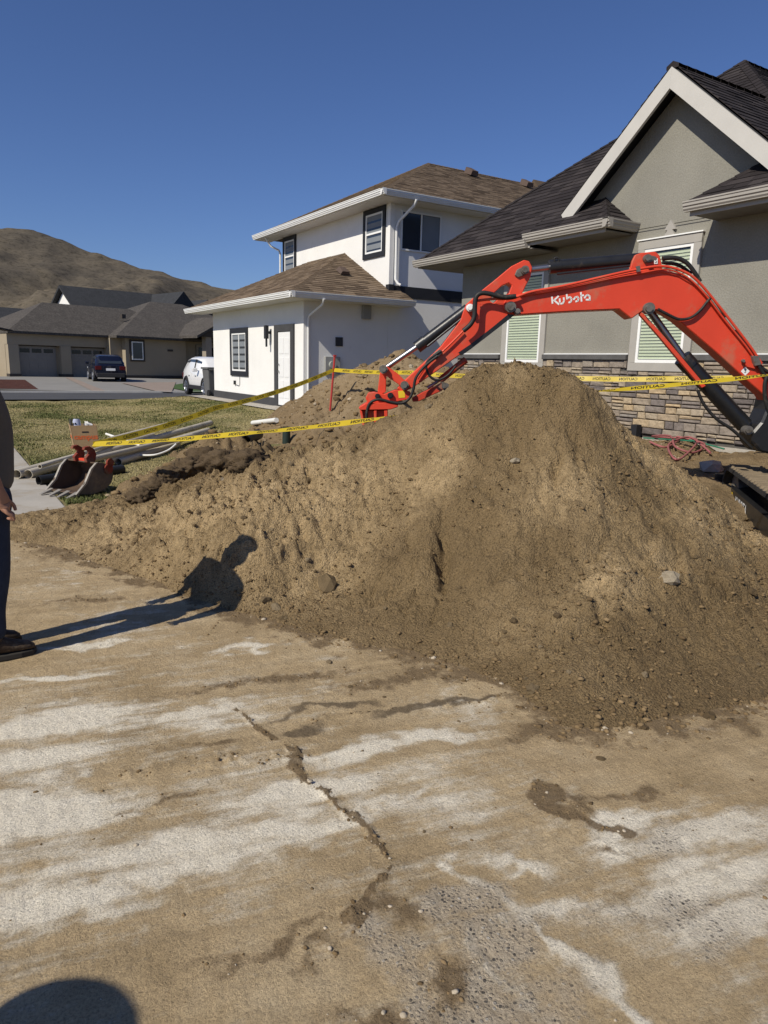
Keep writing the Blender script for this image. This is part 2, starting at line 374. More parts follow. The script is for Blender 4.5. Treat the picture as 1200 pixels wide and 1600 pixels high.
soil = np.clip(1.1*joint+.45*joint2+.30*deb, 0, 1.2); toe = pline(TOE, .20, .10, 241); soil = np.maximum(soil, .66*toe); dust *= 1-.85*pline(TOE, .34, .12, 243)
for a in [(930, 1285, .13, .17, .1), (700, 1510, .14, .10, -.6), (640, 1420, .10, .12, .3), (480, 1520, .12, .04, -.2), (420, 1065, .8, .12, -.2), (640, 1060, .7, .12, -.2), (140, 940, .5, .12, -.3), (850, 1140, .5, .10, -.2), (1150, 1130, .5, .10, -.2), (420, 1490, .3, .05, -.2), (100, 860, .5, .35, .5), (560, 1570, .3, .05, -.2), (330, 1165, .3, .04, -.2), (230, 1250, .3, .03, -.2), (1000, 1240, .3, .05, 0)]:
    soil = np.maximum(soil, .62*blob(*a))
soil = np.maximum(soil, .95*pline([(845, 1250), (880, 1270), (940, 1300), (985, 1308)], .075, .06, 231))
wet = np.zeros(X.shape)
for a in [(520, 1105, .30, .045, -.25), (650, 1100, .33, .045, -.2), (470, 1135, .13, .05, -.3), (740, 1085, .3, .045, -.2)]: wet = np.maximum(wet, .95*blob(*a))
Z += .016*joint*(.6+fbm(X*30, Y*30, 3, 21))+.008*joint2*(.5+fbm(X*30, Y*30, 3, 22))+.010*np.clip(deb, 0, 1)*(.5+fbm(X*40, Y*40, 3, 23))
Z += .012*blob(930, 1285, .26, .07, -.15)*(.7+fbm(X*30, Y*30, 3, 24))+.006*np.clip(soil, 0, 1)*fbm(X*45, Y*45, 2, 25)
Z += .010*blob(700, 1510, .22, .14, .3)*(.6+fbm(X*26, Y*26, 3, 26))
grid('driveway_slab', X, Y, Z, M_SLAB, dict(dust=dust, agg=agg, soil=np.clip(soil, 0, 1), wet=wet), 'structure')
SLABZ = (xs, ys, Z)

# --- wide ground, path, road, lawn
M_GROUND = soil_mat('dry_ground', (.13, .11, .06), (.2, .17, .095), (.26, .22, .125), (.3, .25, .15), .35)
gx = np.concatenate([-np.geomspace(4000, 20, 22), np.linspace(-15, 60, 60), np.geomspace(70, 4000, 20)]); gy = np.concatenate([-np.geomspace(4000, 10, 18), np.linspace(-8, 90, 90), np.geomspace(100, 6000, 20)])
X, Y = np.meshgrid(gx, gy); grid('ground', X, Y, G(X, Y)-.06, M_GROUND, None, 'structure')
mb = MB(); mb.box((-9, -8, -.12), (14, -.21, -.012)); mb.box((-9, -.21, -.12), (-1.19, 8.4, -.012)); mb.box((4.58, -.21, -.12), (9, 4, -.012))
build('driveway', mb, M_CONC, kind='structure')
mb = MB()
for k in range(9):
    y0 = 7.05+k*2.4; mb.box((-1.6, y0+.012, -.08), (1.08, y0+2.388, .012))
build('pavement', mb, M_CONC, kind='structure', bevel=.012)
def lawn_mat():
    m, nt, b = newmat('lawn'); L = nt.links.new; tc = N(nt, 'ShaderNodeTexCoord')
    def noise(sc, det=6, ro=.6, st=None):
        n = N(nt, 'ShaderNodeTexNoise'); n.inputs['Scale'].default_value = sc; n.inputs['Detail'].default_value = det; n.inputs['Roughness'].default_value = ro
        mp = N(nt, 'ShaderNodeMapping'); mp.inputs['Scale'].default_value = st or (1, 1, 1); L(tc.outputs['Object'], mp.inputs['Vector']); L(mp.outputs[0], n.inputs['Vector']); return n.outputs['Fac']
    c = ramp(nt, noise(.55, 9, .68, (1, .55, 1)), [(.30, (.115, .125, .045)), (.42, (.20, .185, .075)), (.52, (.31, .265, .125)), (.72, (.42, .345, .18))])
    mx = N(nt, 'ShaderNodeMixRGB', blend_type='MULTIPLY'); mx.inputs[0].default_value = 1; L(c, mx.inputs[1]); L(ramp(nt, noise(38, 6, .75), [(.3, (.68,)*3), (.7, (1.18,)*3)]), mx.inputs[2])
    L(mx.outputs[0], b.inputs['Base Color']); b.inputs['Roughness'].default_value = .9; b.inputs['Specular IOR Level'].default_value = .1
    bp = N(nt, 'ShaderNodeBump'); bp.inputs['Strength'].default_value = .9; bp.inputs['Distance'].default_value = .05; L(noise(30, 6, .8), bp.inputs['Height']); L(bp.outputs[0], b.inputs['Normal'])
    return m
M_LAWN = lawn_mat()
xs = np.arange(1.08, 8.35, .09); ys = np.arange(8.2, 28.9, .09); X, Y = np.meshgrid(xs, ys)
lw = grid('lawn', X, Y, G(X, Y)+.01+.018*fbm(X*1.5, Y*1.5, 4, 31), M_LAWN, None, 'structure')
M_ASPH = mat('asphalt', (.075, .075, .078), .9, .15, .6, .3, 150, fine=.25)
def ribbon(name, xr, yr, dz, m, nx=12, ny=6):
    X, Y = np.meshgrid(np.linspace(*xr, nx), np.linspace(*yr, ny)); return grid(name, X, Y, G(X, Y)+dz, m, None, 'structure')
rb = MB(); rb.add([(-60, 28.7, .05), (90, 29.6, .05), (90, 36.3, .05), (-60, 33.2, .05)], [(0, 1, 2, 3)]); build('road', rb, M_ASPH, loc=(0, 0, 0), kind='structure')
M_KERB = mat('kerb', (.55, .53, .49), .9, .1, 3)
mb = MB(); mb.add([(-60, 33.2, 0), (90, 36.3, 0), (90, 36.5, 0), (-60, 33.4, 0), (-60, 33.2, .13), (90, 36.3, .13), (90, 36.5, .13), (-60, 33.4, .13)], [(0, 3, 2, 1), (4, 5, 6, 7), (0, 1, 5, 4), (1, 2, 6, 5), (2, 3, 7, 6), (3, 0, 4, 7)])
build('kerb', mb, M_KERB, loc=(0, 0, 0), kind='structure')
mb = MB(); X, Y = np.meshgrid(np.linspace(7.95, 8.5, 4), np.linspace(17.3, 28.6, 40)); grid('side_path', X, Y, G(X, Y)+.045, M_CONC, None, 'structure')

# --- hill
m, nt, b = newmat('hill'); tc = N(nt, 'ShaderNodeTexCoord'); Lk = nt.links.new
n1 = N(nt, 'ShaderNodeTexNoise'); n1.inputs['Scale'].default_value = .012; n1.inputs['Detail'].default_value = 12; n1.inputs['Roughness'].default_value = .68; Lk(tc.outputs['Object'], n1.inputs['Vector'])
n2 = N(nt, 'ShaderNodeTexNoise'); n2.inputs['Scale'].default_value = .30; n2.inputs['Detail'].default_value = 8; n2.inputs['Roughness'].default_value = .8; Lk(tc.outputs['Object'], n2.inputs['Vector'])
c1 = ramp(nt, n1.outputs['Fac'], [(.34, (.078, .069, .057)), (.48, (.115, .098, .075)), (.6, (.155, .128, .090)), (.72, (.23, .19, .13))])
mx = N(nt, 'ShaderNodeMixRGB', blend_type='MULTIPLY'); mx.inputs[0].default_value = 1; Lk(c1, mx.inputs[1]); Lk(ramp(nt, n2.outputs['Fac'], [(.38, (.52, .53, .53)), (.50, (.97,)*3), (.7, (1.15,)*3)]), mx.inputs[2])
Lk(mx.outputs[0], b.inputs['Base Color']); b.inputs['Roughness'].default_value = 1; b.inputs['Specular IOR Level'].default_value = .05
M_HILL = m
U = np.linspace(-700, 700, 420); V = np.linspace(260, 780, 190); UU, VV = np.meshgrid(U, V)
rp = [(-600, 470), (-300, 410), (-120, 388), (0, 372), (35, 369), (70, 372), (110, 384), (150, 401), (200, 417), (250, 431), (300, 443), (350, 455), (420, 466), (520, 476), (700, 490), (900, 500), (1200, 505), (1900, 505)]
ru = [(p[0]-600)/1108*520 for p in rp]; rz = [H+((571.2+.0262*(p[0]-600))-p[1])/1108*520 for p in rp]
ridge = np.interp(UU, ru, rz)
d = VV-520; prof = np.where(d < 0, np.clip(1+d/235., 0, 1)**.85, np.clip(1-d/330., 0, 1))
gul = fbm(UU/60, VV/150, 6, 41, .55)
hz = ridge*prof + (gul*11-3)*np.sin(np.clip(prof, 0, 1)*math.pi)*(d < 0) + fbm(UU/14, VV/14, 4, 43)*1.3*prof
hz = np.minimum(hz, ridge*(.40+.60*np.clip((VV-285)/235, 0, 1))+1.5)-1
XX = RT[0]*UU+FH[0]*VV; YY = RT[1]*UU+FH[1]*VV
grid('hill', XX, YY, hz, M_HILL, None, 'structure')

# ------------------------------------------------------------------ dug soil
TPS = None
def tps_fit(P, Zv, lam=1e-4):
    d = np.linalg.norm(P[:, None]-P[None], axis=2); K = np.where(d > 0, d*d*np.log(d+1e-9), 0)+lam*np.eye(len(P)); n = len(P)
    A = np.zeros((n+3, n+3)); A[:n, :n] = K; A[:n, n] = 1; A[:n, n+1:] = P; A[n, :n] = 1; A[n+1:, :n] = P.T
    return P, np.linalg.solve(A, np.concatenate([Zv, np.zeros(3)]))
def tps_eval(fit, x, y):
    P, w = fit; r = w[-3]+w[-2]*x+w[-1]*y
    for (a, c), k in zip(P, w[:-3]):
        d2 = (x-a)**2+(y-c)**2; r = r+k*.5*d2*np.log(d2+1e-12)
    return r
cp = []
for q in [(790, 573, 5.75), (735, 584, 5.8), (850, 588, 5.65), (905, 602, 5.45), (690, 622, 5.8), (645, 652, 5.9), (600, 668, 6.05), (550, 688, 6.3), (500, 702, 6.6), (440, 718, 6.9), (380, 733, 7.0), (320, 750, 7.05), (250, 770, 7.1), (180, 792, 7.0), (110, 806, 6.6), (50, 815, 6.4),
          (960, 655, 5.55), (1000, 690, 5.6), (1050, 730, 5.6), (1100, 770, 5.55), (1150, 810, 5.5), (1195, 845, 5.4), (1260, 890, 5.2),
          # faces
          (720, 690, 5.3), (790, 690, 5.2), (850, 700, 5.05), (920, 720, 4.95), (985, 760, 4.95), (640, 750, 5.3), (560, 780, 5.25), (700, 800, 4.8), (790, 800, 4.68), (870, 820, 4.5), (950, 830, 4.45), (1040, 850, 4.5), (1120, 890, 4.45), (1195, 930, 4.4),
          (600, 850, 4.85), (500, 800, 5.15), (430, 800, 5.15), (350, 800, 5.25), (500, 880, 4.85), (420, 870, 4.72), (350, 870, 4.78), (280, 840, 5.15), (200, 840, 5.75), (700, 920, 4.25), (790, 920, 4.1), (870, 950, 3.85), (950, 960, 3.75), (1040, 980, 3.75), (1120, 1000, 3.75), (1195, 1010, 3.8), (900, 1060, 3.3), (990, 1060, 3.35)]:
    cp.append(atf(*q))
for (px, py) in [(60, 850), (130, 872), (250, 908), (330, 942), (400, 962), (470, 985), (550, 1003), (640, 1018), (720, 1040), (790, 1068), (840, 1100), (890, 1135), (960, 1138), (1050, 1122), (1130, 1108), (1195, 1095), (1290, 1080)]:
    a = onz(px, py, 0); cp.append(a); 
    dirn = np.array([a[0], a[1], 0]); dirn /= np.linalg.norm(dirn)
    cp.append(a-dirn*.45+np.array([0, 0, -.13])); cp.append(a-dirn*1.2+np.array([0, 0, -.3]))
for px, f, z in [(790, 7.6, .25), (850, 7.5, .2), (905, 7.2, .25), (690, 7.6, .25), (600, 7.9, .2), (500, 8.3, .15), (400, 8.6, .1), (300, 8.8, .05), (200, 8.6, -.02), (1000, 7.2, .25), (1100, 7.0, .12), (1195, 6.9, .05), (1290, 6.8, 0),
                 (790, 9.3, .05), (905, 9, .05), (600, 9.5, .05), (1050, 8.7, 0), (1250, 8.3, -.05), (400, 10, -.05), (100, 8.2, -.08), (20, 8.0, -.12)]:
    p = atf(px, 700, f); cp.append(np.array([p[0], p[1], z]))
cp = np.array(cp); FIT = tps_fit(cp[:, :2], cp[:, 2], 3e-3)
def pile_h(x, y, detail=True):
    z = np.maximum(tps_eval(FIT, x, y), -.3)
    if detail:
        k = ss(-.05, .25, z)
        z = z + k*(.060*fbm(x*1.6, y*1.6, 4, 51)+.034*fbm(x*5, y*5, 4, 53))+(.3+.7*k)*.020*fbm(x*15, y*15, 5, 55, .65)
        # slumped benches: broken little scarps where the soil let go
        tt = z*5.5+1.3*fbm(x*1.4, y*1.4, 4, 151); fr = tt-np.floor(tt); mk = ss(-.05, .35, fbm(x*.8+5, y*.8, 3, 153)+.25*ss(4.8, 3.4, y*0+x*RT[0]+y*RT[1]+4))
        z = z + k*mk*.055*(np.minimum(fr/.82, (1-fr)/.18)-.5)
        # lumpy spread on the low left
        ll = ss(4.6, 5.6, y)*ss(-.02, .12, z); z = z + ll*(.045*np.abs(fbm(x*4.2, y*4.2, 4, 155))+.03*fbm(x*9, y*9, 3, 157))
        crumb = (.3+.7*k)*ss(-.35, .3, fbm(x*1.1+3, y*1.1, 3, 161)); z = z + .0065*crumb*(np.random.default_rng(8).random(np.shape(x))*2-1)+.010*crumb*fbm(x*33, y*33, 2, 163)
        # ravelled chutes running down the slope and slump cracks
        a = (x*.85-y*.35); c = (x*.35+y*.85)
        z = z + k*.035*np.clip(fbm(c*2.6+.3*fbm(a*2, c*2, 2, 60), a*.5, 3, 57), -.6, .8)
        cr_ = np.abs(fbm(x*1.7+9, y*1.7, 4, 58)); z = z - k*.06*np.exp(-(cr_/.035)**2)*ss(.1, .5, fbm(x*.9, y*.9, 2, 59))
        ct = atf(697, 870, 4.55); u = (x-ct[0])*RT[0]+(y-ct[1])*RT[1]+.05*fbm(x*5, y*5, 4, 61); v = (x-ct[0])*FH[0]+(y-ct[1])*FH[1]
        z = z - .18*np.exp(-(np.abs(u)/.05)**1.5-(v/.22)**2)
        wa = .06*fbm(x*6, y*6, 3, 171); wb = .05*fbm(x*5, y*5, 3, 172)
        for (qx, qy, qf, wd, ln, dp) in ((868, 738, 4.9, .03, .10, .07), (480, 765, 5.6, .035, .14, .08), (640, 835, 4.8, .03, .12, .07), (560, 705, 5.9, .04, .10, .08), (940, 985, 3.75, .03, .10, .07), (900, 690, 5.1, .03, .12, .06), (340, 905, 4.75, .03, .07, .05), (1060, 900, 4.3, .04, .09, .08)):
            cc = atf(qx, qy, qf); u2 = (x-cc[0])*RT[0]+(y-cc[1])*RT[1]+wa; v2 = (x-cc[0])*FH[0]+(y-cc[1])*FH[1]+wb
            z = z - dp*np.exp(-(np.abs(u2)/wd)**1.5-(v2/ln)**2)
        z = z+.06*np.exp(-((u+.12)/.12)**2-(v/.25)**2)
    return z
st = .0135
xs = np.arange(.15, 7.2, st); ys = np.arange(.9, 9.6, st); X, Y = np.meshgrid(xs, ys)
Zp = pile_h(X, Y)
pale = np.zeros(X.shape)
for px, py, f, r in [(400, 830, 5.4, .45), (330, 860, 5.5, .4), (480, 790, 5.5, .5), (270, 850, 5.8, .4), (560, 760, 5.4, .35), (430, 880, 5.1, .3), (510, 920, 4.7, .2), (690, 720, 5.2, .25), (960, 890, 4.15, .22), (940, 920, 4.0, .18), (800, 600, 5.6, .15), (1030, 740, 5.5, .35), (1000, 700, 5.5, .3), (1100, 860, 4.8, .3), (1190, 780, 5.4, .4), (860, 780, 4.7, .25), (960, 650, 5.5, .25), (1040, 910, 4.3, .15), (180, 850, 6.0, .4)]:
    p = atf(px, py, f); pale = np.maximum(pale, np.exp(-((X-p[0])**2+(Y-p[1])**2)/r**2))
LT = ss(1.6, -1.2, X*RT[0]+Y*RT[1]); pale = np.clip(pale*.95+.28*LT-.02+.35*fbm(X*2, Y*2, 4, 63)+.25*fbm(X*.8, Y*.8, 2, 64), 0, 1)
fx = X*RT[0]+Y*RT[1]; ff = X*FH[0]+Y*FH[1]
keep = (Zp > -.03) & (np.abs(fx) < .66*ff+.6)
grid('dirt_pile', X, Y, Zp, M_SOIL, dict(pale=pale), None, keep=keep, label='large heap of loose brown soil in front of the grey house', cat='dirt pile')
GP = (xs, ys, Zp)
def pile_z(x, y):
    i = int(round((y-ys0)/st)); j = int(round((x-xs0)/st))
    return float(Zp[min(max(i, 0), Zp.shape[0]-1), min(max(j, 0), Zp.shape[1]-1)])
xs0, ys0 = xs[0], ys[0]

# --- churned soil between the houses, and the mound behind
XB = [0.5, 3.0, 4.8, 6.0, 7.2, 8.0, 9, 10, 11.5, 13, 14.5, 16, 17.8]; XV = [6.4, 5.8, 4.8, 2.8, 1.3, 1.25, 1.95, 2.6, 3.4, 4.3, 5.4, 6.6, 8.4]
def mound_h(x, y):
    z = np.full(np.shape(x), -9.0)
    R = [atf(430, 650, 16.2), atf(470, 622, 15.6), atf(520, 592, 15.2), atf(565, 573, 15.0), atf(600, 562, 14.9), atf(628, 549, 14.8), atf(665, 562, 14.6), atf(710, 574, 14.2), atf(800, 590, 13.6), atf(900, 625, 12.6)]
    for a, c in zip(R[:-1], R[1:]):
        e = (c-a)[:2]; t = np.clip(((x-a[0])*e[0]+(y-a[1])*e[1])/(e@e), 0, 1)
        dd = np.hypot(x-a[0]-t*e[0], y-a[1]-t*e[1]); z = np.maximum(z, a[2]+t*(c[2]-a[2])-.70*np.sqrt(dd*dd+.012)+.07)
    return z
xs = np.arange(.6, 10.25, .035); ys = np.arange(.6, 17.75, .035); X, Y = np.meshgrid(xs, ys)
edge = X-np.interp(Y, XB, XV)+.45*fbm(X*1.1, Y*1.1, 4, 71)
gz = G(X, Y)
Zd = gz+.07*fbm(X*1.2, Y*1.2, 5, 73)+.03*fbm(X*6, Y*6, 4, 75)-.16*(1-ss(-.1, .35, edge))+.03
mz = mound_h(X, Y)+.06*fbm(X*1.8, Y*1.8, 4, 77)+.035*fbm(X*7, Y*7, 4, 79)
Zd = np.maximum(Zd, mz)
for px, py, z, r, hgt in [(330, 715, .1, .55, .30), (300, 705, .1, .4, .2), (385, 712, .12, .5, .25), (275, 735, .05, .5, .18), (230, 770, .03, .4, .16), (430, 735, .1, .5, .15), (520, 690, .1, .5, -.2), (550, 700, .1, .35, -.2), (190, 790, .02, .35, .12)]:
    p = onz(px, py, z); Zd += hgt*np.exp(-((X-p[0])**2+(Y-p[1])**2)/r**2)*(1+.5*fbm(X*5, Y*5, 3, 80))
keep = (edge > -.5) & (X > .62)
pale2 = np.clip(.35*ss(.2, 1.2, mz)+.3*fbm(X*1.2, Y*1.2, 4, 83), 0, 1)
grid('soil_mound', X, Y, Zd, M_SOILB, dict(pale=pale2), None, keep=keep, label='dug-over soil and pale mound between the two houses, behind the heap', cat='soil mound')
dx0, dy0 = xs[0], ys[0]
def dug_z(x, y):
    return float(Zd[min(max(int(round((y-dy0)/.035)), 0), Zd.shape[0]-1), min(max(int(round((x-dx0)/.035)), 0), Zd.shape[1]-1)])
def surf(x, y):
    z = float(G(x, y))
    if .62 < x < 10.2 and .6 < y < 17.7 and x > np.interp(y, XB, XV)-.3: z = max(z, dug_z(x, y))
    if .16 < x < 7.1 and .9 < y < 9.5: z = max(z, pile_z(x, y))
    return max(z, 0.0)

# ================================================================== HOUSES
M_WSTUC = mat('white_stucco', (.80, .79, .76), .9, .05, 1.2, .25, 55, fine=.05, dirt=((.55, .52, .47), .9, .60, .35))
M_GSTUC = mat('grey_stucco', (.262, .25, .212), .9, .12, 1.1, .6, 40, fine=.14, dirt=((.17, .16, .135), 1.4, .58, .4))
M_BTRIM = mat('black_trim', (.022, .023, .027), .6, .15, 5)
M_DTRIM = mat('dark_base', (.055, .055, .058), .8, .15, 3)
M_GUTW = mat('white_metal', (.74, .74, .72), .4, .05, 4)
M_SOFW = mat('white_soffit', (.62, .61, .58), .6, .05, 4)
M_GUTT = mat('taupe_metal', (.36, .335, .295), .45, .06, 4)
M_TAUPE = mat('taupe_trim', (.37, .35, .315), .75, .06, 4, .1, 60)
M_RAKE = mat('rake_board', (.52, .50, .46), .7, .05, 3)
M_WFRAME = mat('window_frame', (.82, .82, .80), .45, .03, 4)
M_GLASS = mat('glass', (.03, .038, .05), .06, .1, 2, spec=.6)
M_BLIND = mat('blind', (.60, .68, .50), .6, .05, 4)
M_SHADE = mat('shade', (.20, .22, .24), .7, .08, 2)
M_LEDGE = mat('ledge_stone', (.10, .098, .095), .85, .25, 5, .4, 40)
M_MORTAR = mat('mortar', (.10, .092, .082), .95, .2, 8, .4, 70)
M_STONE = tintmat('veneer_stone', [(0, (.13, .112, .105)), (.2, (.20, .172, .155)), (.4, (.26, .222, .185)), (.58, (.32, .265, .205)), (.75, (.40, .33, .235)), (.88, (.46, .35, .215)), (1, (.24, .22, .20))], obj=True, bump=.8, bscale=26, nvar=.35, nscale=12)
M_SHB = tintmat('brown_shingle', [(0, (.105, .075, .050)), (.5, (.165, .120, .080)), (1, (.235, .175, .120))], rough=.95, bump=.3, bscale=120, nvar=.3, nscale=60)
M_SHD = tintmat('dark_shingle', [(0, (.022, .018, .018)), (.5, (.034, .028, .028)), (1, (.050, .042, .041))], rough=.9, bump=.3, bscale=120, nvar=.3, nscale=60)

def clip_poly(sub, poly):
    def side(p, a, b): return (b[0]-a[0])*(p[1]-a[1])-(b[1]-a[1])*(p[0]-a[0])
    out = list(sub)
    for a, b in zip(poly, poly[1:]+poly[:1]):
        inp = out; out = []
        for i in range(len(inp)):
            p, q = inp[i-1], inp[i]; sp, sq = side(p, a, b), side(q, a, b)
            if sp >= 0 and sq >= 0: out.append(q)
            elif sp >= 0 > sq or sp < 0 <= sq:
                t = sp/(sp-sq); r = (p[0]+t*(q[0]-p[0]), p[1]+t*(q[1]-p[1])); out.append(r)
                if sq >= 0: out.append(q)
        if not out: return []
    return out
def shingles(parent, face, m, n_ind, expo=.14, w=(.17, .36), th=.012, seed=1):
    """cover a planar convex roof face (3-D points, first edge = eave) with single shingles"""
    rnd = random.Random(seed); P = [np.array(p, float) for p in face]
    O = P[0]; e = P[1]-P[0]; e /= np.linalg.norm(e); n = np.cross(e, P[-1]-P[0])
    if n[2] < 0: n = -n
    n /= np.linalg.norm(n); s = np.cross(n, e)
    if s[2] < 0: s = -s
    poly = [((p-O)@e, (p-O)@s) for p in P]
    ar = sum(a[0]*b[1]-b[0]*a[1] for a, b in zip(poly, poly[1:]+poly[:1]))
    if ar < 0: poly = poly[::-1]
    a0, a1 = min(p[0] for p in poly), max(p[0] for p in poly); b1 = max(p[1] for p in poly); pieces = []
    b = 0.0
    while b < b1:
        a = a0-rnd.random()*.3
        while a < a1:
            ww = rnd.uniform(*w); lift = rnd.choice((0, 0, .006)); jb = rnd.uniform(-.006, .006)
            q = clip_poly([(a+.002, b+jb), (a+ww-.002, b+jb), (a+ww-.002, b+expo+.01), (a+.002, b+expo+.01)], poly)
            if len(q) > 2:
                top = [O+e*u+s*v+n*(.004+(th+lift)*(1-(v-b)/expo*.85)) for u, v in q]; bot = [O+e*u+s*v+n*.002 for u, v in q]
                k = len(q); fs = [tuple(range(k))]+[(i, i+k, (i+1) % k+k, (i+1) % k) for i in range(k)]
                c = sum(top)/k; pieces.append((np.linalg.norm(c-CAMP), top+bot, fs, rnd.random(), c))
            a += ww
        b += expo
    pieces.sort(key=lambda p: p[0]); L = np.array(root_loc(parent))
    for _, vs, fs, t, c in pieces[:n_ind]:
        me = mesh('shingle', [v-c for v in vs], fs, m); at = me.attributes.new('tint', 'FLOAT', 'POINT'); at.data.foreach_set('value', [t]*len(vs))
        o = bpy.data.objects.new('shingle', me); COL.objects.link(o); o.parent = parent; o.location = [float(v) for v in c-L]
    rest = pieces[n_ind:]
    if rest:
        V = []; Fc = []; T = []
        for _, vs, fs, t, c in rest:
            k = len(V); V += [v-L for v in vs]; Fc += [tuple(i+k for i in f) for f in fs]; T += [t]*len(vs)
        me = mesh('shingles', V, Fc, m); at = me.attributes.new('tint', 'FLOAT', 'POINT'); at.data.foreach_set('value', T)
        o = bpy.data.objects.new('shingles', me); COL.objects.link(o); o.parent = parent; o['kind'] = 'stuff'
def hipcap(parent, a, b, m, w=.11):
    a = np.array(a, float); b = np.array(b, float); d = b-a; Ln = np.linalg.norm(d); d /= Ln; sd = np.cross(d, UP); sd /= np.linalg.norm(sd); upn = np.cross(sd, d); mb = MB(); T = []
    k = int(Ln/.2)
    for i in range(k):
        p = a+d*Ln*i/k; q = a+d*Ln*(i+1.15)/k; h0, h1 = .034, .022; wz = -.055
        mb.add([p-sd*w+upn*(wz+h0), p+upn*h0, p+sd*w+upn*(wz+h0), q-sd*w+upn*(wz+h1), q+upn*h1, q+sd*w+upn*(wz+h1), p-sd*w+upn*(wz-.02), p+sd*w+upn*(wz-.02)], [(0, 1, 4, 3), (1, 2, 5, 4), (0, 6, 7, 2, 1)])
    o = build('hip_cap', mb, m, parent); at = o.data.attributes.new('tint', 'FLOAT', 'POINT'); at.data.foreach_set('value', np.random.rand(len(o.data.vertices))*.6); return o
def gutter(parent, a, b, out, m, h=.15, d=.12, name='gutter'):
    """stepped gutter: a->b along its top back edge, out = outward unit vector"""
    a = np.array(a, float); b = np.array(b, float); out = np.array(out, float)
    prof = [(0, 0), (d, 0), (d, -.02), (d-.012, -.028), (d-.012, -.065), (d-.03, -.08), (d-.03, -.105), (d-.05, -.13), (d-.05, -h), (0, -h)]
    mb = MB(); mb.prism([a+out*u+UP*v for u, v in prof], b-a); return build(name, mb, m, parent)
def slab_roof(name, parent, pts, m, th=.06):
    mb = MB(); P = [np.array(p, float) for p in pts]; mb.add(P+[p-UP*th for p in P], [tuple(range(len(P))), tuple(range(len(P)*2-1, len(P)-1, -1))]+[(i, (i+1) % len(P), (i+1) % len(P)+len(P), i+len(P)) for i in range(len(P))])
    return build(name, mb, m, parent)
def window(parent, axis, pos, a0, a1, z0, z1, out, trim=.13, tm=None, fr=.05, mull='h', blind=None, name='window', tp=.045):
    """axis 'x': wall lies at x=pos, a runs along y; 'y': wall at y=pos, a runs along x. out = -1 outward"""
    def Q(a, d, z): return (pos+out*d, a, z) if axis == 'x' else (a, pos+out*d, z)
    def bx(mb, a_, b_, d0, d1, za, zb):
        p = Q(a_, d0, za); q = Q(b_, d1, zb); lo = [min(u, v) for u, v in zip(p, q)]; hi = [max(u, v) for u, v in zip(p, q)]; return mb.box(lo, hi)
    i0, i1, j0, j1 = a0+trim, a1-trim, z0+trim, z1-trim
    w = MB(); bx(w, i0+fr, i1-fr, .004, .010, j0+fr, j1-fr); wo_ = build(name, w, M_GLASS, parent)
    if tm:
        t = MB(); bx(t, a0, a1, 0, tp, z1-trim, z1); bx(t, a0, a1, 0, tp, z0, z0+trim); bx(t, a0, i0, 0, tp, z0+trim, z1-trim); bx(t, i1, a1, 0, tp, z0+trim, z1-trim); build('trim', t, tm, wo_, bevel=.004, seg=1)
    f = MB(); bx(f, i0, i1, 0, .035, j1-fr, j1); bx(f, i0, i1, 0, .035, j0, j0+fr); bx(f, i0, i0+fr, 0, .035, j0+fr, j1-fr); bx(f, i1-fr, i1, 0, .035, j0+fr, j1-fr)
    if mull == 'h': zm = (j0+j1)/2; bx(f, i0+fr, i1-fr, 0, .03, zm-.025, zm+.025)
    if mull == 'v': am = (i0+i1)/2; bx(f, am-.022, am+.022, 0, .03, j0+fr, j1-fr)
    build('frame', f, M_WFRAME, wo_)
    if blind == 'slats':
        s = MB(); z = j0+fr+.01; k = 0
        while z < j1-fr-.03:
            ca, cb = i0+fr+.004, i1-fr-.004
            s.add([Q(ca, .011, z), Q(cb, .011, z), Q(cb, .020, z+.040), Q(ca, .020, z+.040), Q(ca, .024, z+.038), Q(cb, .024, z+.038)], [(0, 1, 2, 3), (3, 2, 5, 4)]); z += .052
        b_ = build('blind_slats', s, M_BLIND, wo_); b_['kind'] = 'stuff'
    if blind == 'shade':
        s = MB(); n = 5; hh = (j1-j0-2*fr)/n
        for k in range(n): bx(s, i0+fr+.01, i1-fr-.01, .0105, .014, j0+fr+k*hh+hh*.30, j0+fr+(k+1)*hh)
        build('blind', s, M_SHADE, wo_)
    return wo_
def downpipe(parent, pts, m, r=.035):
    mb = MB(); mb.tube(pts, r, 8); return build('downpipe', mb, m, parent, auto=50)

# ------------------------------------------------------------------ white house
wh = thing('white_house', 'white stucco two-storey house with brown shingle hip roofs and black window trim', 'house', (11, 21, .2))
w1 = MB(); w1.box((8.5, 17.82, .1), (11.165, 25.2, 3.27)); build('wall', w1, M_WSTUC, wh)
w2 = MB(); w2.box((11.17, 17.82, .1), (20, 25.2, 6.06)); build('upper_wall', w2, M_WSTUC, wh)
mb = MB(); mb.box((8.475, 18.4, .12), (8.5, 25.22, .58)); mb.box((8.475, 17.80, .12), (8.5, 18.36, .58)); mb.box((8.51, 17.795, .12), (11.9, 17.82, .58)); build('base_band', mb, M_DTRIM, wh)
mb = MB(); mb.box((11.30, 17.79, 3.52), (20, 17.82, 3.84)); mb.box((11.14, 17.76, 3.62), (11.30, 17.95, 3.86)); build('belt_band', mb, M_BTRIM, wh)
mb = MB(); mb.box((11.145, 17.795, 3.86), (11.29, 17.93, 6.03)); build('corner_board', mb, M_WSTUC, wh)
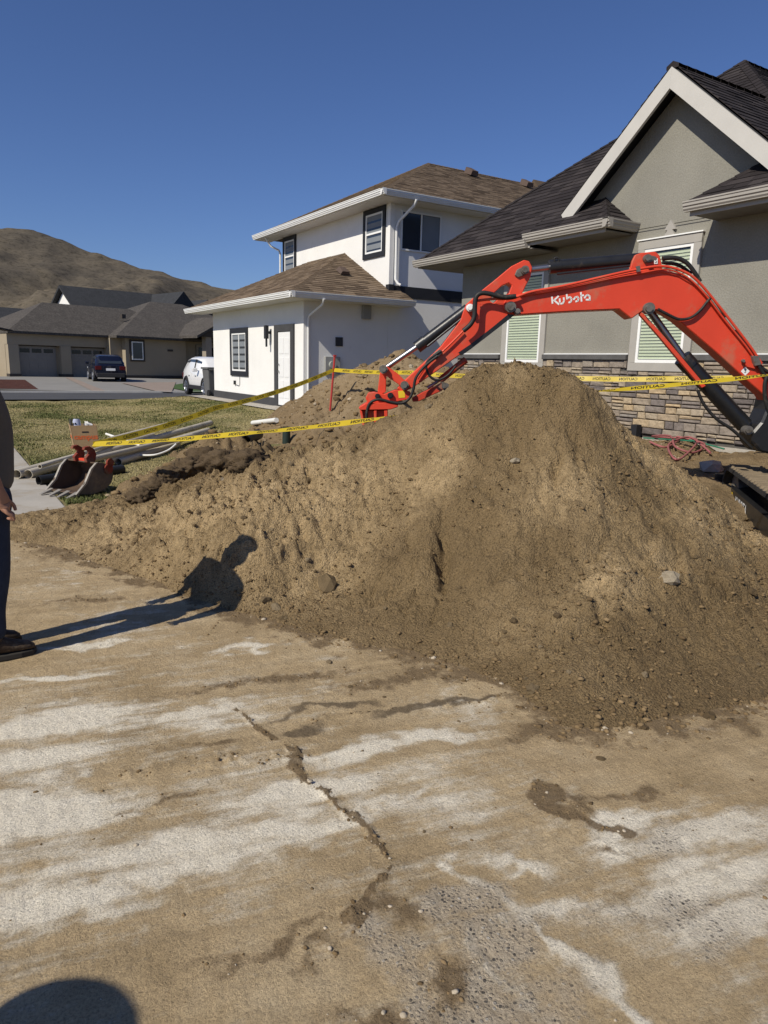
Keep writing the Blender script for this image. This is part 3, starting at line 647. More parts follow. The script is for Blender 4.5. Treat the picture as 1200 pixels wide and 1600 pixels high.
# lower roof
rl = build('roof', MB().add([(8, 17.3, 3.28), (11.16, 17.3, 3.28), (11.16, 26.2, 3.28), (8, 26.2, 3.28), (11.16, 20.4, 4.80), (11.16, 23.1, 4.80)], [(0, 1, 4), (0, 4, 5, 3), (3, 5, 2), (0, 3, 2, 1), (1, 2, 5, 4)]), M_SHB, wh)
k = .485; ez = 3.40
f_front = [(7.9, 26.33, ez), (7.9, 17.2, ez), (11.165, 20.47, ez+3.265*k), (11.165, 23.06, ez+3.265*k)]
f_side = [(7.9, 17.2, ez), (11.62, 17.2, ez), (11.62, 17.8, ez+.6*k), (11.165, 17.8, ez+.6*k), (11.165, 20.47, ez+3.265*k)]
slab_roof('roof_deck', rl, f_front, M_DTRIM); slab_roof('roof_deck', rl, f_side, M_DTRIM)
f_sideA = [(7.9, 17.2, ez), (11.165, 17.2, ez), (11.165, 20.47, ez+3.265*k)]; f_sideB = [(11.165, 17.2, ez), (11.62, 17.2, ez), (11.62, 17.8, ez+.6*k), (11.165, 17.8, ez+.6*k)]
shingles(rl, f_sideA, M_SHB, 210, seed=2, expo=.15, w=(.2, .42)); shingles(rl, f_sideB, M_SHB, 4, seed=3, expo=.15); shingles(rl, f_front, M_SHB, 85, seed=4, expo=.15, w=(.2, .42))
hipcap(rl, f_front[1], f_front[2], M_SHB)
mb = MB(); mb.add([(10.0, 18.55, 4.10), (10.3, 18.55, 4.10), (10.3, 18.85, 4.25), (10.0, 18.85, 4.25), (10.04, 18.5, 4.18), (10.26, 18.5, 4.18), (10.24, 18.75, 4.34), (10.06, 18.75, 4.34)], [(0, 1, 5, 4), (4, 5, 6, 7), (1, 2, 6, 5), (3, 0, 4, 7), (2, 3, 7, 6)]); build('roof_vent', mb, mat('vent', (.10, .07, .055), .8), rl)
mb = MB(); mb.box((7.92, 17.22, 3.24), (8.5, 26.3, 3.262)); mb.box((8.502, 17.22, 3.24), (11.6, 17.82, 3.262)); build('soffit', mb, M_SOFW, wh)
gutter(wh, (7.92, 17.08, 3.40), (7.92, 26.35, 3.40), (-1, 0, 0), M_GUTW); gutter(wh, (7.80, 17.21, 3.398), (11.64, 17.21, 3.398), (0, -1, 0), M_GUTW)
# upper roof
ez = 6.19; k = .5
ru_ = build('upper_roof', MB().add([(10.7, 17.3, 6.07), (20.3, 17.3, 6.07), (20.3, 26.2, 6.07), (10.7, 26.2, 6.07), (15.1, 21.75, 8.2), (19.8, 21.75, 8.2)], [(0, 1, 5, 4), (0, 4, 3), (3, 4, 5, 2), (1, 2, 5), (0, 3, 2, 1)]), M_SHB, wh)
f1 = [(10.54, 26.33, ez), (10.54, 17.2, ez), (15.1, 21.76, ez+4.56*k)]; f2 = [(10.54, 17.2, ez), (20.4, 17.2, ez), (20.0, 21.76, ez+4.56*k), (15.1, 21.76, ez+4.56*k)]
slab_roof('roof_deck', ru_, f1, M_DTRIM); slab_roof('roof_deck', ru_, f2, M_DTRIM)
shingles(ru_, f1, M_SHB, 40, seed=5, expo=.15, w=(.2, .42)); shingles(ru_, f2, M_SHB, 255, seed=6, expo=.15, w=(.2, .42))
hipcap(ru_, f1[1], f1[2], M_SHB); hipcap(ru_, f1[2], f2[2], M_SHB); hipcap(ru_, f1[0], f1[2], M_SHB)
for vx in (16.4, 19.0):
    mb = MB(); mb.add([(vx, 21.0, 8.16), (vx+.32, 21.0, 8.16), (vx+.32, 21.4, 8.3), (vx, 21.4, 8.3), (vx+.03, 20.95, 8.3), (vx+.29, 20.95, 8.3), (vx+.27, 21.35, 8.5), (vx+.05, 21.35, 8.5)], [(0, 1, 5, 4), (4, 5, 6, 7), (1, 2, 6, 5), (3, 0, 4, 7), (2, 3, 7, 6)]); build('roof_vent', mb, mat('vent', (.10, .07, .055), .8), ru_)
mb = MB(); mb.tube([(17.9, 19.2, 7.1), (17.9, 19.2, 7.65)], .05, 8); build('vent_pipe', mb, M_BTRIM, ru_)
mb = MB(); mb.box((10.56, 17.22, 6.03), (11.17, 26.3, 6.052)); mb.box((11.172, 17.22, 6.03), (20.3, 17.82, 6.052)); build('upper_soffit', mb, M_SOFW, wh)
gutter(wh, (10.56, 17.08, 6.20), (10.56, 26.35, 6.20), (-1, 0, 0), M_GUTW); gutter(wh, (10.44, 17.21, 6.198), (20.4, 17.21, 6.198), (0, -1, 0), M_GUTW)
# openings
window(wh, 'x', 8.5, 21.84, 23.42, 1.14, 2.67, -1, .16, M_BTRIM, .05, 'v', 'shade')
window(wh, 'x', 11.17, 18.06, 19.29, 4.66, 6.02, -1, .14, M_BTRIM, .05, 'h', 'shade'); window(wh, 'x', 11.17, 24.0, 25.1, 4.66, 6.02, -1, .14, M_BTRIM, .05, 'h', 'shade')
ws = window(wh, 'y', 17.82, 11.49, 12.92, 4.80, 5.91, -1, .02, None, .045, 'v', None)
mb = MB(); mb.box((12.25, 17.80, 4.89), (12.84, 17.806, 5.83)); build('blind', mb, M_SHADE, ws)
mb = MB(); mb.box((8.462, 18.57, .40), (8.498, 19.42, 2.45)); dr = build('door', mb, mat('door_paint', (.78, .78, .77), .5, .03), wh)
mb = MB()
for (a, c) in ((18.66, 18.97), (19.03, 19.34)):
    for (z0, z1) in ((.6, 1.1), (1.2, 1.75), (1.85, 2.3)): mb.box((8.452, a, z0), (8.4615, c, z1))
build('door_panel', mb, mat('door_paint', (.78, .78, .77), .5), dr, bevel=.006, seg=1)
mb = MB(); mb.disc((8.44, 19.33, 1.35), (1, 0, 0), .035, .05); mb.disc((8.44, 19.33, 1.55), (1, 0, 0), .03, .04); build('door_handle', mb, mat('steel', (.55, .55, .55), .3, .05, 4, metal=1), dr)
mb = MB(); mb.box((8.44, 18.37, .2), (8.499, 18.56, 2.66)); mb.box((8.44, 19.43, .2), (8.499, 19.68, 2.66)); mb.box((8.44, 18.561, 2.47), (8.499, 19.429, 2.66)); build('door_trim', mb, M_DTRIM, dr)
mb = MB(); mb.box((8.2, 18.4, .2), (8.46, 19.6, .36)); build('door_step', mb, M_CONC, wh)
mb = MB(); mb.box((8.30, 19.95, 2.28), (8.40, 20.10, 2.66)); mb.box((8.40, 20.0, 2.42), (8.5, 20.05, 2.50)); mb.box((8.33, 19.98, 2.05), (8.37, 20.06, 2.28)); build('wall_lamp', mb, M_BTRIM, wh, bevel=.01)
mb = MB(); mb.box((9.12, 17.72, 1.32), (9.58, 17.82, 1.80)); mt = build('meter_box', mb, mat('meter_grey', (.30, .30, .29), .6), wh, bevel=.01); mb = MB(); mb.disc((9.32, 17.69, 1.58), (0, 1, 0), .10, .09, 16); build('meter', mb, mat('meter_glass', (.35, .36, .33), .25), mt)
mb = MB(); mb.box((9.47, 17.79, 2.09), (9.69, 17.82, 2.33)); build('wall_vent', mb, M_DTRIM, wh); mb = MB(); mb.box((10.28, 17.70, 2.86), (10.54, 17.82, 3.23)); build('wall_box', mb, mat('meter_grey', (.30, .30, .29), .6), wh, bevel=.01)
mb = MB(); mb.box((8.44, 23.0, .85), (8.5, 23.08, .98)); mb.tube([(8.47, 22.99, .86), (8.48, 22.7, .82), (8.485, 22.62, .86), (8.49, 22.62, 1.12)], .008, 6); build('outlet_box', mb, M_BTRIM, wh)
downpipe(wh, [(8.75, 17.12, 3.26), (8.75, 17.2, 3.12), (8.62, 17.72, 2.85), (8.62, 17.77, 2.7), (8.62, 17.77, .55)], M_GUTW)
downpipe(wh, [(11.55, 17.12, 6.05), (11.52, 17.2, 5.9), (11.35, 17.66, 5.55), (11.33, 17.74, 5.4), (11.33, 17.74, 4.0), (11.36, 17.66, 3.88), (11.42, 17.6, 3.84)], M_GUTW, .04)
downpipe(wh, [(10.62, 25.5, 6.05), (10.8, 25.42, 5.75), (11.08, 25.32, 5.62), (11.12, 25.3, 5.5), (11.12, 25.3, 4.6)], M_GUTW)
# rear wing roof peeping over
mb = MB(); mb.add([(20.4, 20.0, 6.4), (24, 20.0, 6.4), (24, 25, 6.4), (20.4, 25, 6.4), (20.6, 22.4, 8.9), (23.5, 22.4, 8.9)], [(0, 1, 5, 4), (0, 4, 3), (3, 4, 5, 2), (1, 2, 5), (0, 3, 2, 1)]); build('rear_roof', mb, M_SHB, wh)

# ------------------------------------------------------------------ grey house
gh = thing('grey_house', 'grey stucco house with dark shingle gable, taupe trim and stone veneer base', 'house', (12, 8, .4))
W = 10.3
mb = MB(); mb.box((W, 2.0, .2), (20, 13.3, 3.95)); build('wall', mb, M_GSTUC, gh)
mb = MB(); mb.prism([(W, 10.0, 3.96), (W, 5.8, 3.96), (W, 5.8, 4.25), (W, 7.9, 6.03), (W, 10.0, 4.25)], (.25, 0, 0)); build('gable_wall', mb, M_GSTUC, gh)
# main hip roof
p = .82; ez = 3.95
A0, A1, AP = (9.6, 14.1, ez), (9.6, 4.2, ez), (14.15, 9.55, ez+4.55*p)
rg = build('roof', MB().add([(10.45, 13.2, 3.96), (10.45, 5.2, 3.96), (14.15, 9.5, 7.5), (20, 13.9, 3.96), (20, 9.5, 7.5), (20, 4.4, 3.96)], [(0, 1, 2), (0, 2, 4, 3), (1, 5, 4, 2), (0, 3, 5, 1), (3, 4, 5)]), M_SHD, gh)
fF = [(10.32, 13.38, ez+.72*p), (10.32, 5.72, ez+.72*p), AP]; fE = [A0, (9.6, 10.5, ez), (10.32, 10.5, ez+.72*p), (10.32, 13.38, ez+.72*p)]; fR = [(9.7, 5.1, ez+.08), (20, 5.0, ez), (20, 9.55, ez+4.55*p), AP]; fL = [A0, AP, (20, 9.55, ez+4.55*p), (20, 14.1, ez)]
for f_ in (fF, fE, fR, fL): slab_roof('roof_deck', rg, f_, M_BTRIM)
shingles(rg, fE, M_SHD, 60, seed=10, expo=.15, w=(.2, .42)); shingles(rg, fF, M_SHD, 150, seed=11, expo=.15, w=(.2, .42)); shingles(rg, fR, M_SHD, 40, seed=12, expo=.15, w=(.2, .42))
hipcap(rg, A0, AP, M_SHD); hipcap(rg, (10.4, 5.8, ez+.8*p), AP, M_SHD); hipcap(rg, AP, (20, 9.55, ez+4.55*p), M_SHD)
# front gable roof
GY, GZ, gs = 7.9, 6.22, .86
def gpt(x, dy, dz=0.0): return (x, GY+dy, GZ-abs(dy)*gs+dz)
gl = [gpt(9.96, 2.13), gpt(12.6, 2.13), gpt(12.6, 0), gpt(9.96, 0)]; gr = [gpt(9.96, -2.2), gpt(12.6, -2.2), gpt(12.6, 0), gpt(9.96, 0)]
gr_o = build('gable_roof', MB().add([gpt(9.98, 2.1, -.09), gpt(9.98, 0, -.09), gpt(9.98, -2.15, -.09), gpt(12.5, 2.1, -.09), gpt(12.5, 0, -.09), gpt(12.5, -2.15, -.09), gpt(9.98, 2.1, -.03), gpt(9.98, 0, -.03), gpt(9.98, -2.15, -.03), gpt(12.5, 2.1, -.03), gpt(12.5, 0, -.03), gpt(12.5, -2.15, -.03)],
    [(0, 1, 4, 3), (1, 2, 5, 4), (6, 9, 10, 7), (7, 10, 11, 8), (0, 6, 7, 1), (1, 7, 8, 2), (3, 4, 10, 9), (4, 5, 11, 10), (0, 3, 9, 6), (2, 8, 11, 5)]), M_BTRIM, gh)
shingles(gr_o, [gr[0], gr[1], gr[2], gr[3]], M_SHD, 50, seed=14, expo=.15, w=(.2, .42)); shingles(gr_o, [gl[0], gl[1], gl[2], gl[3]], M_SHD, 10, seed=15, expo=.15, w=(.2, .42))
hipcap(gr_o, gpt(9.95, 0, .0), gpt(12.5, 0, 0), M_SHD)
mb = MB(); mb.prism([gpt(9.93, 2.1, -.05), gpt(9.93, 0, -.05), gpt(9.93, 0, -.35), gpt(9.93, 1.86, -.35), gpt(9.93, 2.0, -.30)], (.05, 0, 0)); build('rake_board', mb, M_RAKE, gr_o)
mb = MB(); mb.prism([gpt(9.93, -2.2, -.05), gpt(9.93, -.001, -.05), gpt(9.93, -.001, -.35), gpt(9.93, -2.2, -.35)], (.05, 0, 0)); build('rake_board', mb, M_RAKE, gr_o)
mb = MB(); mb.tube([gpt(10.12, 1.22, -.10)+np.array([0, .06*math.cos(t), .06*math.sin(t)]) if False else (10.12+.05*math.cos(t), GY+1.15+.055*math.sin(t), GZ-1.15*gs-.10-.055*math.sin(t)*gs) for t in np.linspace(0, 2*math.pi, 18)], .008, 5); build('soffit_light', mb, M_RAKE, gr_o)
# pent returns either side of the gable
e2 = 4.05
pl = [(9.6, 10.55, e2), (9.6, 8.62, e2), (10.32, 9.34, e2+.72*.75), (10.32, 10.55, e2+.72*.75)]; plr = [(9.6, 8.62, e2), (10.32, 8.62, e2), (10.32, 9.34, e2+.72*.75)]
pt = build('pent_roof', MB().add([(9.66, 10.55, 3.97), (9.66, 8.68, 3.97), (10.3, 8.68, 3.97), (10.3, 10.55, 3.97), (10.3, 9.34, 4.5), (10.3, 10.55, 4.5)], [(0, 1, 4, 5), (1, 2, 4), (0, 3, 2, 1)]), M_BTRIM, gh)
slab_roof('roof_deck', pt, pl, M_BTRIM, .05); slab_roof('roof_deck', pt, plr, M_BTRIM, .05); shingles(pt, pl, M_SHD, 40, seed=16, expo=.15, w=(.2, .42)); shingles(pt, plr, M_SHD, 20, seed=17, expo=.15); hipcap(pt, pl[1], pl[2], M_SHD, .08)
gutter(gh, (9.62, 8.5, 4.06), (9.62, 10.55, 4.06), (-1, 0, 0), M_GUTT, .14); gutter(gh, (9.5, 8.63, 4.058), (10.3, 8.63, 4.058), (0, -1, 0), M_GUTT, .14)
pr = [(9.6, 7.12, e2), (9.6, 3.6, e2), (10.32, 3.6, e2+.72*.75), (10.32, 6.4, e2+.72*.75)]
pt2 = build('pent_roof', MB().add([(9.66, 7.06, 3.97), (9.66, 3.6, 3.97), (10.3, 3.6, 3.97), (10.3, 7.06, 3.97), (10.3, 6.4, 4.5), (10.3, 3.6, 4.5)], [(0, 4, 5, 1), (0, 3, 4), (0, 1, 2, 3)]), M_BTRIM, gh)
slab_roof('roof_deck', pt2, pr, M_BTRIM, .05); shingles(pt2, pr, M_SHD, 40, seed=18, expo=.15, w=(.2, .42)); slab_roof('roof_deck', pt2, [(9.6, 7.12, e2), (10.32, 7.12, e2), (10.32, 6.4, e2+.54)], M_BTRIM, .03); hipcap(pt2, pr[0], pr[3], M_SHD, .08)
gutter(gh, (9.62, 3.6, 4.06), (9.62, 7.14, 4.06), (-1, 0, 0), M_GUTT, .14)
gutter(gh, (9.62, 10.48, 3.96), (9.62, 14.2, 3.96), (-1, 0, 0), M_GUTT, .14)
mb = MB(); mb.box((9.64, 10.4, 3.80), (W, 14.15, 3.82)); mb.box((9.64, 8.66, 3.88), (W, 10.39, 3.90)); mb.box((9.64, 3.6, 3.88), (W, 7.08, 3.90)); mb.box((W+.01, 13.302, 3.80), (20, 14.15, 3.82)); build('soffit', mb, mat('taupe_soffit', (.17, .16, .145), .8), gh)
mb = MB(); mb.box((9.62, 10.45, 3.82), (9.638, 14.15, 3.95)); mb.box((9.62, 8.66, 3.86), (9.638, 10.44, 4.05)); mb.box((9.62, 3.6, 3.86), (9.638, 7.08, 4.05)); build('fascia', mb, M_TAUPE, gh)
# openings and trim
window(gh, 'x', W, 7.28, 8.48, 1.62, 3.75, -1, .14, M_TAUPE, .05, None, 'slats'); window(gh, 'x', W, 10.55, 11.83, 1.60, 3.62, -1, .14, M_TAUPE, .05, None, 'slats')
mb = MB(); mb.box((10.235, 7.26, 3.752), (W, 8.50, 3.772)); build('window_cap', mb, M_WFRAME, gh)
mb = MB(); mb.prism([(W-.05, 7.79, 3.775), (W-.05, 7.98, 3.775), (W-.05, 7.93, 3.86), (W-.05, 7.99, 3.86), (W-.05, 7.885, 4.01), (W-.05, 7.78, 3.86), (W-.05, 7.84, 3.86)], (.048, 0, 0)); build('keystone', mb, M_TAUPE, gh)
mb = MB(); mb.box((W-.004, 7.2, 3.905), (W, 8.62, 3.917)); build('control_joint', mb, M_DTRIM, gh)
mb = MB()
for a, c in ((11.84, 13.36), (8.49, 10.54), (2.0, 7.27)): mb.box((W-.10, a, 1.80), (W, c, 1.895))
build('ledge', mb, M_LEDGE, gh, bevel=.012)
mb = MB()
for a, c in ((11.84, 13.34), (8.49, 10.54), (2.0, 7.27)): mb.box((W-.045, a, 1.8955), (W, c, 1.915))
build('flashing', mb, M_GUTW, gh)
# stone veneer, stone by stone
mb = MB(); mb.box((W-.02, 2.0, .50), (W, 13.32, 1.80)); vn = build('stone_veneer', mb, M_MORTAR, gh)
rnd = random.Random(5); stones = []; zr = .56
while zr < 1.79:
    hh = min(rnd.choice((.085, .10, .115, .14)), 1.797-zr); hh = 1.797-zr if 1.797-zr-hh < .05 else hh
    y = 13.3
    while y > 3.2:
        ww = rnd.uniform(.14, .42)
        spl = hh > .11 and rnd.random() < .35
        for (za, zb) in (((zr, zr+hh*.5), (zr+hh*.5, zr+hh)) if spl else ((zr, zr+hh),)):
            ya, yb = y-ww, y
            zc = (za+zb)/2
            for (wa, wb, wz) in ((7.27, 8.49, 1.61), (10.54, 11.84, 1.59)):
                if za+.03 > wz-.02 and yb > wa and ya < wb:
                    ya, yb = (max(ya, wb), yb) if yb > wb+.05 else ((ya, min(yb, wa)) if ya < wa-.05 else (0, 0))
                elif zb > wz and yb > wa and ya < wb: zb = wz
            if yb-ya > .05 and zb-za > .03: stones.append((ya, yb, za, zb))
        y -= ww
    zr += hh
def stone_geo(ya, yb, za, zb, r):
    g = .006; dp = r.uniform(.025, .06); c = .012
    j = lambda: r.uniform(-.006, .006)
    ba = [(W-.018, ya+g, za+g), (W-.018, yb-g, za+g), (W-.018, yb-g, zb-g), (W-.018, ya+g, zb-g)]
    md = [(W-.02-dp*.7+j(), q[1]+j()*.6, q[2]+j()*.6) for q in ba]
    cy, cz = (ya+yb)/2, (za+zb)/2
    tp = [(W-.02-dp+j(), q[1]+(c+abs(j()))*(1 if q[1] < cy else -1), q[2]+(c*.8+abs(j())*.7)*(1 if q[2] < cz else -1)) for q in md]
    ce = (W-.022-dp+j(), cy+j()*3, cz+j()*2)
    vs = ba+md+tp+[ce]; fs = []
    for i in range(4):
        n_ = (i+1) % 4; fs += [(i, n_, n_+4, i+4), (i+4, n_+4, n_+8, i+8), (i+8, n_+8, 12)]
    return vs, fs
stones.sort(key=lambda s: (0 if s[0] < 10.6 and s[1] > 5.4 else 1, -s[2]))
L0 = np.array(root_loc(vn)); rest = MB()
for i, s_ in enumerate(stones):
    vs, fs = stone_geo(*s_, rnd)
    if i < 300:
        c = np.array([W-.02, (s_[0]+s_[1])/2, (s_[2]+s_[3])/2]); me = mesh('stone', [np.array(v)-c for v in vs], fs, M_STONE); fixn(me)
        o = bpy.data.objects.new('stone', me); COL.objects.link(o); o.parent = vn; o.location = [float(v) for v in c-L0]
    else: rest.add(vs, fs)
if rest.v: o = build('stones', rest, M_STONE, vn); o['kind'] = 'stuff'
mb = MB(); mb.box((W-.03, 2.0, .1), (W+.1, 13.3, .50)); build('foundation', mb, M_CONC, gh)
mb = MB(); mb.box((W-.22, 8.02, .50), (W-.085, 8.14, .72)); build('utility_box', mb, M_BTRIM, gh, bevel=.008)

# ------------------------------------------------------------------ far houses across the road
M_BEIGE = mat('beige_stucco', (.34, .285, .205), .9, .07, .8, .3, 40, fine=.08)
M_FROOF = mat('far_shingle', (.088, .078, .068), .95, .22, 1.5, .5, 9, fine=.45)
M_DROOF = mat('charcoal_shingle', (.040, .042, .046), .95, .2, 1.5, .4, 9, fine=.35)
M_DKBR = mat('brown_trim', (.060, .050, .042), .7, .1, 3)
M_GDOOR = mat('garage_paint', (.235, .215, .19), .6, .05, 3)
M_WOODT = mat('column_paint', (.30, .26, .205), .8, .08, 3)
M_DARKIN = mat('dark_glass', (.012, .013, .016), .1, .1, 3, spec=.5)
FO = np.array([4.94, 53.59, .22]); FD = np.array([math.sin(math.radians(74)), math.cos(math.radians(74)), 0]); FI = np.array([-FD[1], FD[0], 0])
def frame(O, d, i): return lambda s, t, z: tuple(O + d*s + i*t + UP*z)
fl = frame(FO, FD, FI)
def hip(fn, s0, s1, t0, t1, z, p):
    w, d_ = s1-s0, t1-t0; r = min(w, d_)/2
    if w >= d_: a, b = (s0+r, t0+r), (s1-r, t0+r)
    else: a, b = (s0+r, t0+r), (s0+r, t1-r)
    vs = [(s0, t0, z), (s1, t0, z), (s1, t1, z), (s0, t1, z), (*a, z+r*p), (*b, z+r*p), (s0, t0, z-.16), (s1, t0, z-.16), (s1, t1, z-.16), (s0, t1, z-.16)]
    fs = [(0, 1, 5, 4), (1, 2, 5), (2, 3, 4, 5), (3, 0, 4)] if w >= d_ else [(0, 1, 4), (1, 2, 5, 4), (2, 3, 5), (3, 0, 4, 5)]
    return [fn(*v) for v in vs], fs+[(0, 6, 7, 1), (1, 7, 8, 2), (2, 8, 9, 3), (3, 9, 6, 0), (6, 9, 8, 7)]
fh = thing('bungalow', 'low beige house with two garage doors and brown hip roof across the road', 'house', fl(6, 0, 0))
mb = MB(); mb.box((-.8, .42, -.2), (7.2, 9, 2.95), fl); mb.box((6.0, -.5, -.2), (16, 9, 2.95), fl); mb.box((-.8, 0, 2.12), (6.0, .42, 2.95), fl); build('wall', mb, M_BEIGE, fh)
for s0, s1 in ((-.78, -.12), (2.65, 3.35), (5.98, 6.0)):
    mb = MB(); mb.box((s0, -.05, -.2), (s1, .42, 2.115), fl); build('pillar', mb, M_BEIGE, fh)
    if s1-s0 > .3: mb = MB(); mb.box((s0-.05, -.10, -.1), (s1+.05, .42, .22), fl); build('plinth', mb, M_DKBR, fh)
for s0 in (-.08, 3.42):
    mb = MB(); mb.box((s0, .36, 0), (s0+2.55, .41, 2.05), fl); gd = build('garage_door', mb, M_GDOOR, fh)
    for r_ in range(3):
        for c_ in range(4):
            mb = MB(); mb.box((s0+.12+c_*.6, .35, .10+r_*.5), (s0+.62+c_*.6, .3595, .45+r_*.5), fl); build('panel', mb, M_GDOOR, gd, bevel=.004, seg=1)
    for c_ in range(3): mb = MB(); mb.box((s0+.18+c_*.78, .345, 1.62), (s0+.80+c_*.78, .359, 1.88), fl); build('window_pane', mb, M_DARKIN, gd)
    mb = MB(); mb.box((s0-.04, .30, 2.05), (s0+2.6, .40, 2.2), fl); build('lintel', mb, M_DKBR, fh)
vs, fs = hip(fl, -.85, 14, -.35, 7.7, 2.98, .55); build('roof', MB().add(vs, fs), M_FROOF, fh)
vs, fs = hip(fl, 6.0, 22.0, -1.5, 11.5, 2.98, .47); r2 = build('roof', MB().add(vs, fs), M_FROOF, fh)
mb = MB(); mb.box((8.1, 1.5, 4.35), (8.4, 1.8, 4.65), fl); build('roof_vent', mb, M_DKBR, r2)
# side face of the living wing with window
mb = MB(); mb.box((6.9, -1.0, -.2), (11.9, .0, 2.93), fl); build('wing_wall', mb, M_BEIGE, fh)
mb = MB(); mb.box((7.2, -1.06, 1.2), (8.4, -1.0, 2.75), fl); wn = build('window', mb, M_DKBR, fh)
mb = MB(); mb.box((7.35, -1.09, 1.32), (8.25, -1.06, 2.62), fl); build('frame', mb, M_WFRAME, wn); mb = MB(); mb.box((7.43, -1.10, 1.40), (8.17, -1.0905, 2.54), fl); build('pane', mb, M_GLASS, wn)
mb = MB(); mb.box((10.3, -1.04, 2.0), (10.75, -1.0, 2.15), fl); build('house_plate', mb, M_DKBR, fh)
mb = MB(); mb.box((6.86, -1.05, -.2), (11.95, -1.0, .2), fl); build('base_band', mb, M_DKBR, fh)
# porch
for s0 in (12.2, 15.6):
    mb = MB(); mb.box((s0, -3.2, -.1), (s0+.75, -2.45, 1.35), fl); build('column_base', mb, M_WOODT, fh); mb = MB(); mb.box((s0+.12, -3.08, 1.35), (s0+.63, -2.57, 3.15), fl); build('column', mb, M_WOODT, fh)
    mb = MB(); mb.box((s0-.06, -3.26, 1.3), (s0+.81, -2.39, 1.42), fl); build('column_cap', mb, M_WOODT, fh)
mb = MB(); mb.prism([fl(11.3, -3.5, 3.2), fl(14.3, -3.5, 4.75), fl(17.3, -3.5, 3.2), fl(17.3, -3.5, 3.02), fl(14.3, -3.5, 4.55), fl(11.3, -3.5, 3.02)], FI*4.5); build('porch_roof', mb, M_FROOF, fh)
mb = MB(); mb.prism([fl(11.8, -3.2, 3.15), fl(14.3, -3.2, 4.5), fl(16.8, -3.2, 3.15)], FI*.3); build('porch_gable', mb, M_DKBR, fh)
mb = MB(); mb.box((13.1, -.62, .35), (15.3, -.52, 2.6), fl); dd = build('front_door', mb, M_WOODT, fh); mb = MB(); mb.box((13.3, -.66, .4), (14.2, -.625, 2.4), fl); mb.box((14.35, -.66, .5), (14.65, -.625, 2.4), fl); build('door_glass', mb, M_DARKIN, dd)
M_BRICK = mat('brick_step', (.26, .13, .085), .9, .15, 6, .3, 40)
for k_ in range(5): mb = MB(); mb.box((11.6+.35*k_, -4.6+.35*k_, -.2+.0), (15.0, -4.25+.35*k_, .0+.13*k_), fl); build('step', mb, M_BRICK, fh)
mb = MB(); mb.prism([fl(11.0, -2.6, .05), fl(12.0, -2.6, .05), fl(12.25, -2.6, .85), fl(12.0, -2.6, .85)], FI*.25); build('step_wall', mb, M_BEIGE, fh)
# its drive, mulch bed and lawn
M_PAVER = mat('paver', (.27, .215, .175), .9, .12, 3, .3, 30); M_MULCH = soil_mat('mulch', (.05, .022, .016), (.085, .036, .026), (.12, .055, .04), (.14, .07, .05), 2)
def sheet(name, pts, m, dz):
    vs = []
    for q in pts:
        p = onz(*q, .12)
        for _ in range(4): p = onz(*q, float(G(p[0], p[1]))+.05)
        vs.append((p[0], p[1], float(G(p[0], p[1]))+dz))
    return build(name, MB().add(vs, [tuple(range(len(vs)))]), m, loc=(0, 0, 0), kind='structure')
M_DRIVE = mat('far_concrete', (.235, .225, .205), .9, .1, .5, .2, 60)
sheet('far_drive', [(-120, 588), (0, 588), (170, 590), (230, 591), (320, 594), (340, 611), (180, 611.5), (0, 608.5), (-150, 606)], M_DRIVE, .05)
sheet('paver_strip', [(102, 590), (112, 590), (166, 611.5), (144, 611)], M_PAVER, .062); sheet('paver_path', [(190, 599), (275, 597.5), (268, 613), (246, 612)], M_PAVER, .064)
sheet('mulch_bed', [(-120, 592), (39, 594), (60, 608.5), (-120, 606)], M_MULCH, .068); sheet('far_lawn', [(254, 604), (300, 598), (360, 600), (360, 613), (300, 613)], mat('green_lawn', (.055, .095, .025), .9, .25, 2, .6, 30), .070)
# neighbours behind
def back_house(label, px, f, wid, dep, zwall, p, m, rot, white=False, name='distant_house'):
    c = atf(px, 560, f); c[2] = float(G(c[0], c[1])); a = math.radians(rot); d_ = np.array([math.sin(a), math.cos(a), 0]); fn = frame(c, d_, np.array([-d_[1], d_[0], 0]))
    t = thing(name, label, 'house', c); mb = MB(); mb.box((0, 0, -.5), (wid, dep, zwall), fn); build('wall', mb, M_BEIGE, t)
    rz = zwall+dep/2*p
    mb = MB(); mb.prism([fn(-.0, 0, zwall), fn(0, dep, zwall), fn(0, dep/2, rz-.15)], d_*wid); build('gable_wall', mb, M_WSTUC if white else M_BEIGE, t)
    mb = MB(); mb.prism([fn(-.5, -.6, zwall-.05), fn(-.5, dep/2, rz+.3), fn(-.5, dep+.6, zwall-.05), fn(-.5, dep+.6, zwall-.3), fn(-.5, dep/2, rz+.02), fn(-.5, -.6, zwall-.3)], d_*(wid+1)); rf = build('roof', mb, m, t)
    for s_ in (.2, .55, .8):
        mb = MB(); mb.box((wid*s_-.6, -.03, 1.0), (wid*s_+.6, 0, 2.3), fn); wn_ = build('window', mb, M_WFRAME, t); mb = MB(); mb.box((wid*s_-.5, -.05, 1.1), (wid*s_+.5, -.031, 2.2), fn); build('pane', mb, M_DARKIN, wn_)
    return t, fn, rf, rz
t, fn, rf, rz = back_house('house with steep charcoal roof and white gable rising behind the beige bungalow', 135, 74, 11.5, 9, 5.0, .75, M_DROOF, 76, True)
mb = MB(); mb.prism([fn(7.2, -2.5, 5.6), fn(9.9, -2.5, 8.6), fn(12.6, -2.5, 5.6)], np.array([-math.cos(math.radians(76)), math.sin(math.radians(76)), 0])*8); build('cross_gable', mb, M_DROOF, t)
mb = MB(); mb.prism([fn(9.6, -3.5, 5.4), fn(12.2, -3.5, 7.9), fn(14.8, -3.5, 5.4)], np.array([-math.cos(math.radians(76)), math.sin(math.radians(76)), 0])*8); build('cross_gable', mb, M_DROOF, t)
